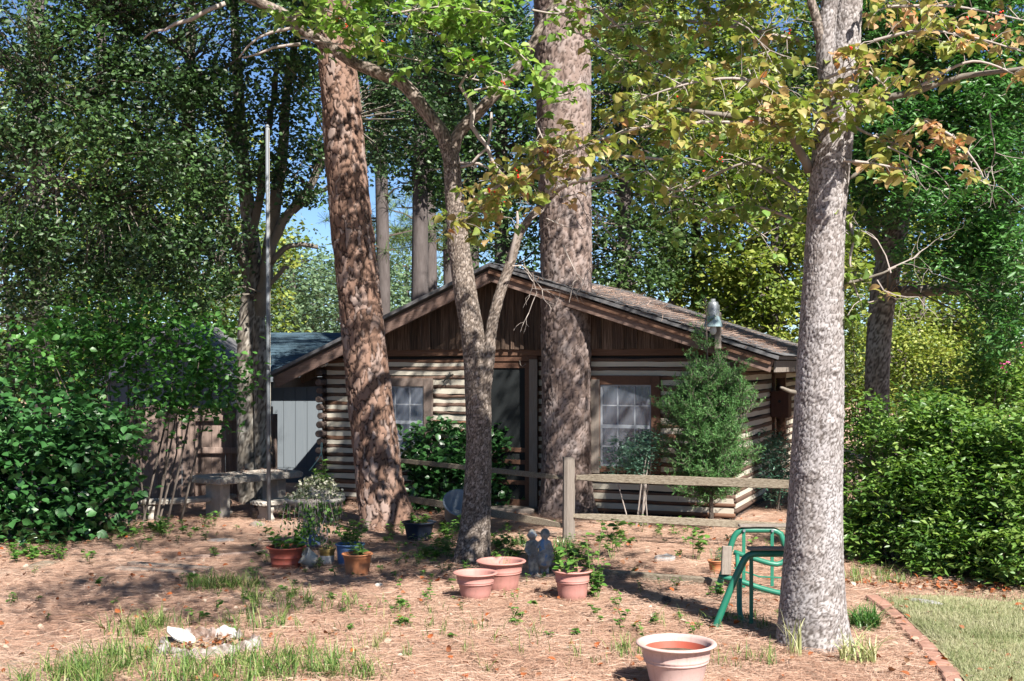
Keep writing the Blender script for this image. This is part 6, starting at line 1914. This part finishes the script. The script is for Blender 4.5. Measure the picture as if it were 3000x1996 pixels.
# ================================================================== GRASS AND WEEDS
def patch(n, items):
    out = []
    for (px, py, rx, ry, wgt) in items:
        c_ = G(px, py); k = int(n * wgt)
        a = rng.uniform(0, 2 * np.pi, k); r_ = np.sqrt(rng.uniform(0, 1, k)) * (1 + rng.normal(0, .15, k))
        # tufts: pull towards tuft centres
        x = c_.x + rx * r_ * np.cos(a); y = c_.y + ry * r_ * np.sin(a)
        tc = rng.integers(0, max(2, k // 14), k)
        tx = rng.uniform(-rx, rx, max(2, k // 14)); ty = rng.uniform(-ry, ry, max(2, k // 14))
        tuft = rng.uniform(0, 1, k) < .88
        ok = (tx[tc] / rx) ** 2 + (ty[tc] / ry) ** 2 < 1
        x = np.where(tuft & ok, c_.x + tx[tc] + rng.normal(0, .022, k), x); y = np.where(tuft & ok, c_.y + ty[tc] + rng.normal(0, .022, k), y)
        out.append(np.stack([x, y, np.zeros(k)], 1))
    return np.concatenate(out)
g1 = blades('stump_grass', patch(1500, [(300, 1960, .42, .6, .42), (640, 1990, .5, .4, .5), (440, 1850, .35, .32, .2), (860, 1960, .45, .35, .32), (1050, 1985, .3, .15, .12), (200, 2010, .3, .3, .25), (720, 1840, .3, .2, .08)]), .05, .26, .008, M['grass'], lean=.8)
tag(g1, 'ragged green grass growing round the rotted stump', 'grass', kind='stuff')
g2 = blades('straw_grass', patch(620, [(660, 1725, .32, .22, .8), (800, 1760, .3, .25, .25), (920, 1780, .4, .3, .2)]), .05, .26, .008, M['grass'], lean=.8)
tag(g2, 'tufted grass in the straw before the brick red pot', 'grass', kind='stuff')
g3 = blades('sparse_grass', patch(520, [(1870, 1920, .2, .15, .25), (2100, 1830, .5, .3, .3), (2150, 1940, .35, .2, .3), (1500, 1900, 1.2, .7, .3), (2560, 1700, .3, .3, .5), (1000, 1840, 1.2, .8, .6)]), .05, .2, .006, M['grass'], lean=.6)
tag(g3, 'sparse single grass blades standing in the pine straw', 'grass', kind='stuff')
def clump_plant(name, label, px, py, n, rx, hmin, hmax, wd, mat, lean):
    b_ = G(px, py); t = thing(name, label, 'plant', b_)
    a = rng.uniform(0, 6.28, n); r_ = rx * np.sqrt(rng.uniform(0, 1, n))
    blades('blades', np.stack([b_.x + r_ * np.cos(a), b_.y + r_ * np.sin(a), np.zeros(n)], 1), hmin, hmax, wd, mat, t, lean, 5)
clump_plant('liriope_clump', 'dark green grassy clump between the large dogwood and the bricks', 2535, 1842, 230, .11, .14, .27, .010, M['liriope'], .75)
clump_plant('variegated_clump', 'pale variegated grassy clump in front of the large dogwood', 2515, 1945, 70, .12, .16, .32, .014, M['palegrass'], .6)
clump_plant('variegated_clump', 'thin pale strap leaved plant at the near root of the dogwood', 2330, 1920, 14, .06, .2, .36, .014, M['palegrass'], .4)
clump_plant('liriope_clump', 'strap leaved clump behind the dogwood under the hedge', 2490, 1620, 60, .1, .2, .4, .014, M['liriope'], .5)
clump_plant('liriope_clump', 'grassy clump at the foot of the grey fence post', 1650, 1612, 90, .12, .1, .22, .009, M['liriope'], .6)
clump_plant('liriope_clump', 'small grassy clump behind the twin child statue', 1515, 1600, 60, .12, .1, .2, .009, M['liriope'], .7)
# weeds and seedlings as ground cover
pos = []; ax = []; mb = MB()
def weed(px, py, h, per, ls):
    b_ = G(px, py)
    for s_ in range(random.randint(1, 3)):
        a = random.uniform(0, 6.28); e = b_ + Vector((math.cos(a) * h * .4, math.sin(a) * h * .4, h))
        mb.tube([b_, b_.lerp(e, .5) + Vector((0, 0, h * .1)), e], [.003, .0025, .0015], 3, False)
        for k in range(per):
            f = .3 + .7 * (k + 1) / per; c_ = random.uniform(0, 6.28)
            pos.append((*b_.lerp(e, f), ls * random.uniform(.6, 1.1))); ax.append((math.cos(c_), math.sin(c_), random.uniform(-.1, .4)))
for i in range(210):
    py = 1545 + 330 * random.random() ** 1.6
    px = random.choice([random.uniform(0, 2400), random.gauss(1500, 200), random.gauss(1250, 150), random.gauss(1950, 180), random.gauss(850, 250)])
    if px < 5 or px > 2450: continue
    weed(px, py, random.uniform(.03, .12), random.randint(4, 8), random.uniform(.03, .06))
for i in range(150):      # dense cover near the tree feet and fence
    px, py = random.choice([(1480, 1610), (1310, 1620), (1650, 1640), (1800, 1600), (1980, 1580), (560, 1560), (420, 1570), (100, 1640), (2560, 1640), (1240, 1640), (2520, 1600)])
    weed(px + random.gauss(0, 45), py + random.gauss(0, 16), random.uniform(.05, .2), random.randint(6, 12), random.uniform(.04, .075))
mb.build('weed_stems', M['hedgestem'])
o = bpy.data.objects['weed_stems']; tag(o, 'thin green stems of seedlings in the straw', 'weeds', kind='stuff')
pos = np.array(pos)
o = leaf_cloud('weeds', pos[:, :3], pos[:, 3], ROUND, M['L_weed'], None, axis=ax, upj=.25)
tag(o, 'low green weeds and seedlings sprouting through the pine straw', 'weeds', kind='stuff')
def seedling(name, label, px, py, n, h, rad, ls, per, mat='L_weed'):
    t = thing(name, label, 'plant', G(px, py)); sprigs(t, (0, 0, 0), n, h, rad, ls, ROUND, M[mat], per)
seedling('seedling', 'yellow green leafy seedling before the fence near the grey post', 1790, 1640, 4, .40, .03, .10, 7)
seedling('seedling', 'glossy leafy seedling between the dark tub and the slender dogwood', 1322, 1600, 6, .36, .05, .07, 12)
seedling('seedling', 'leafy seedling beside the hollowed stone', 2040, 1640, 4, .36, .04, .08, 8)
seedling('seedling', 'low leafy seedling at the foot of the slender dogwood', 1500, 1640, 6, .12, .08, .08, 6)
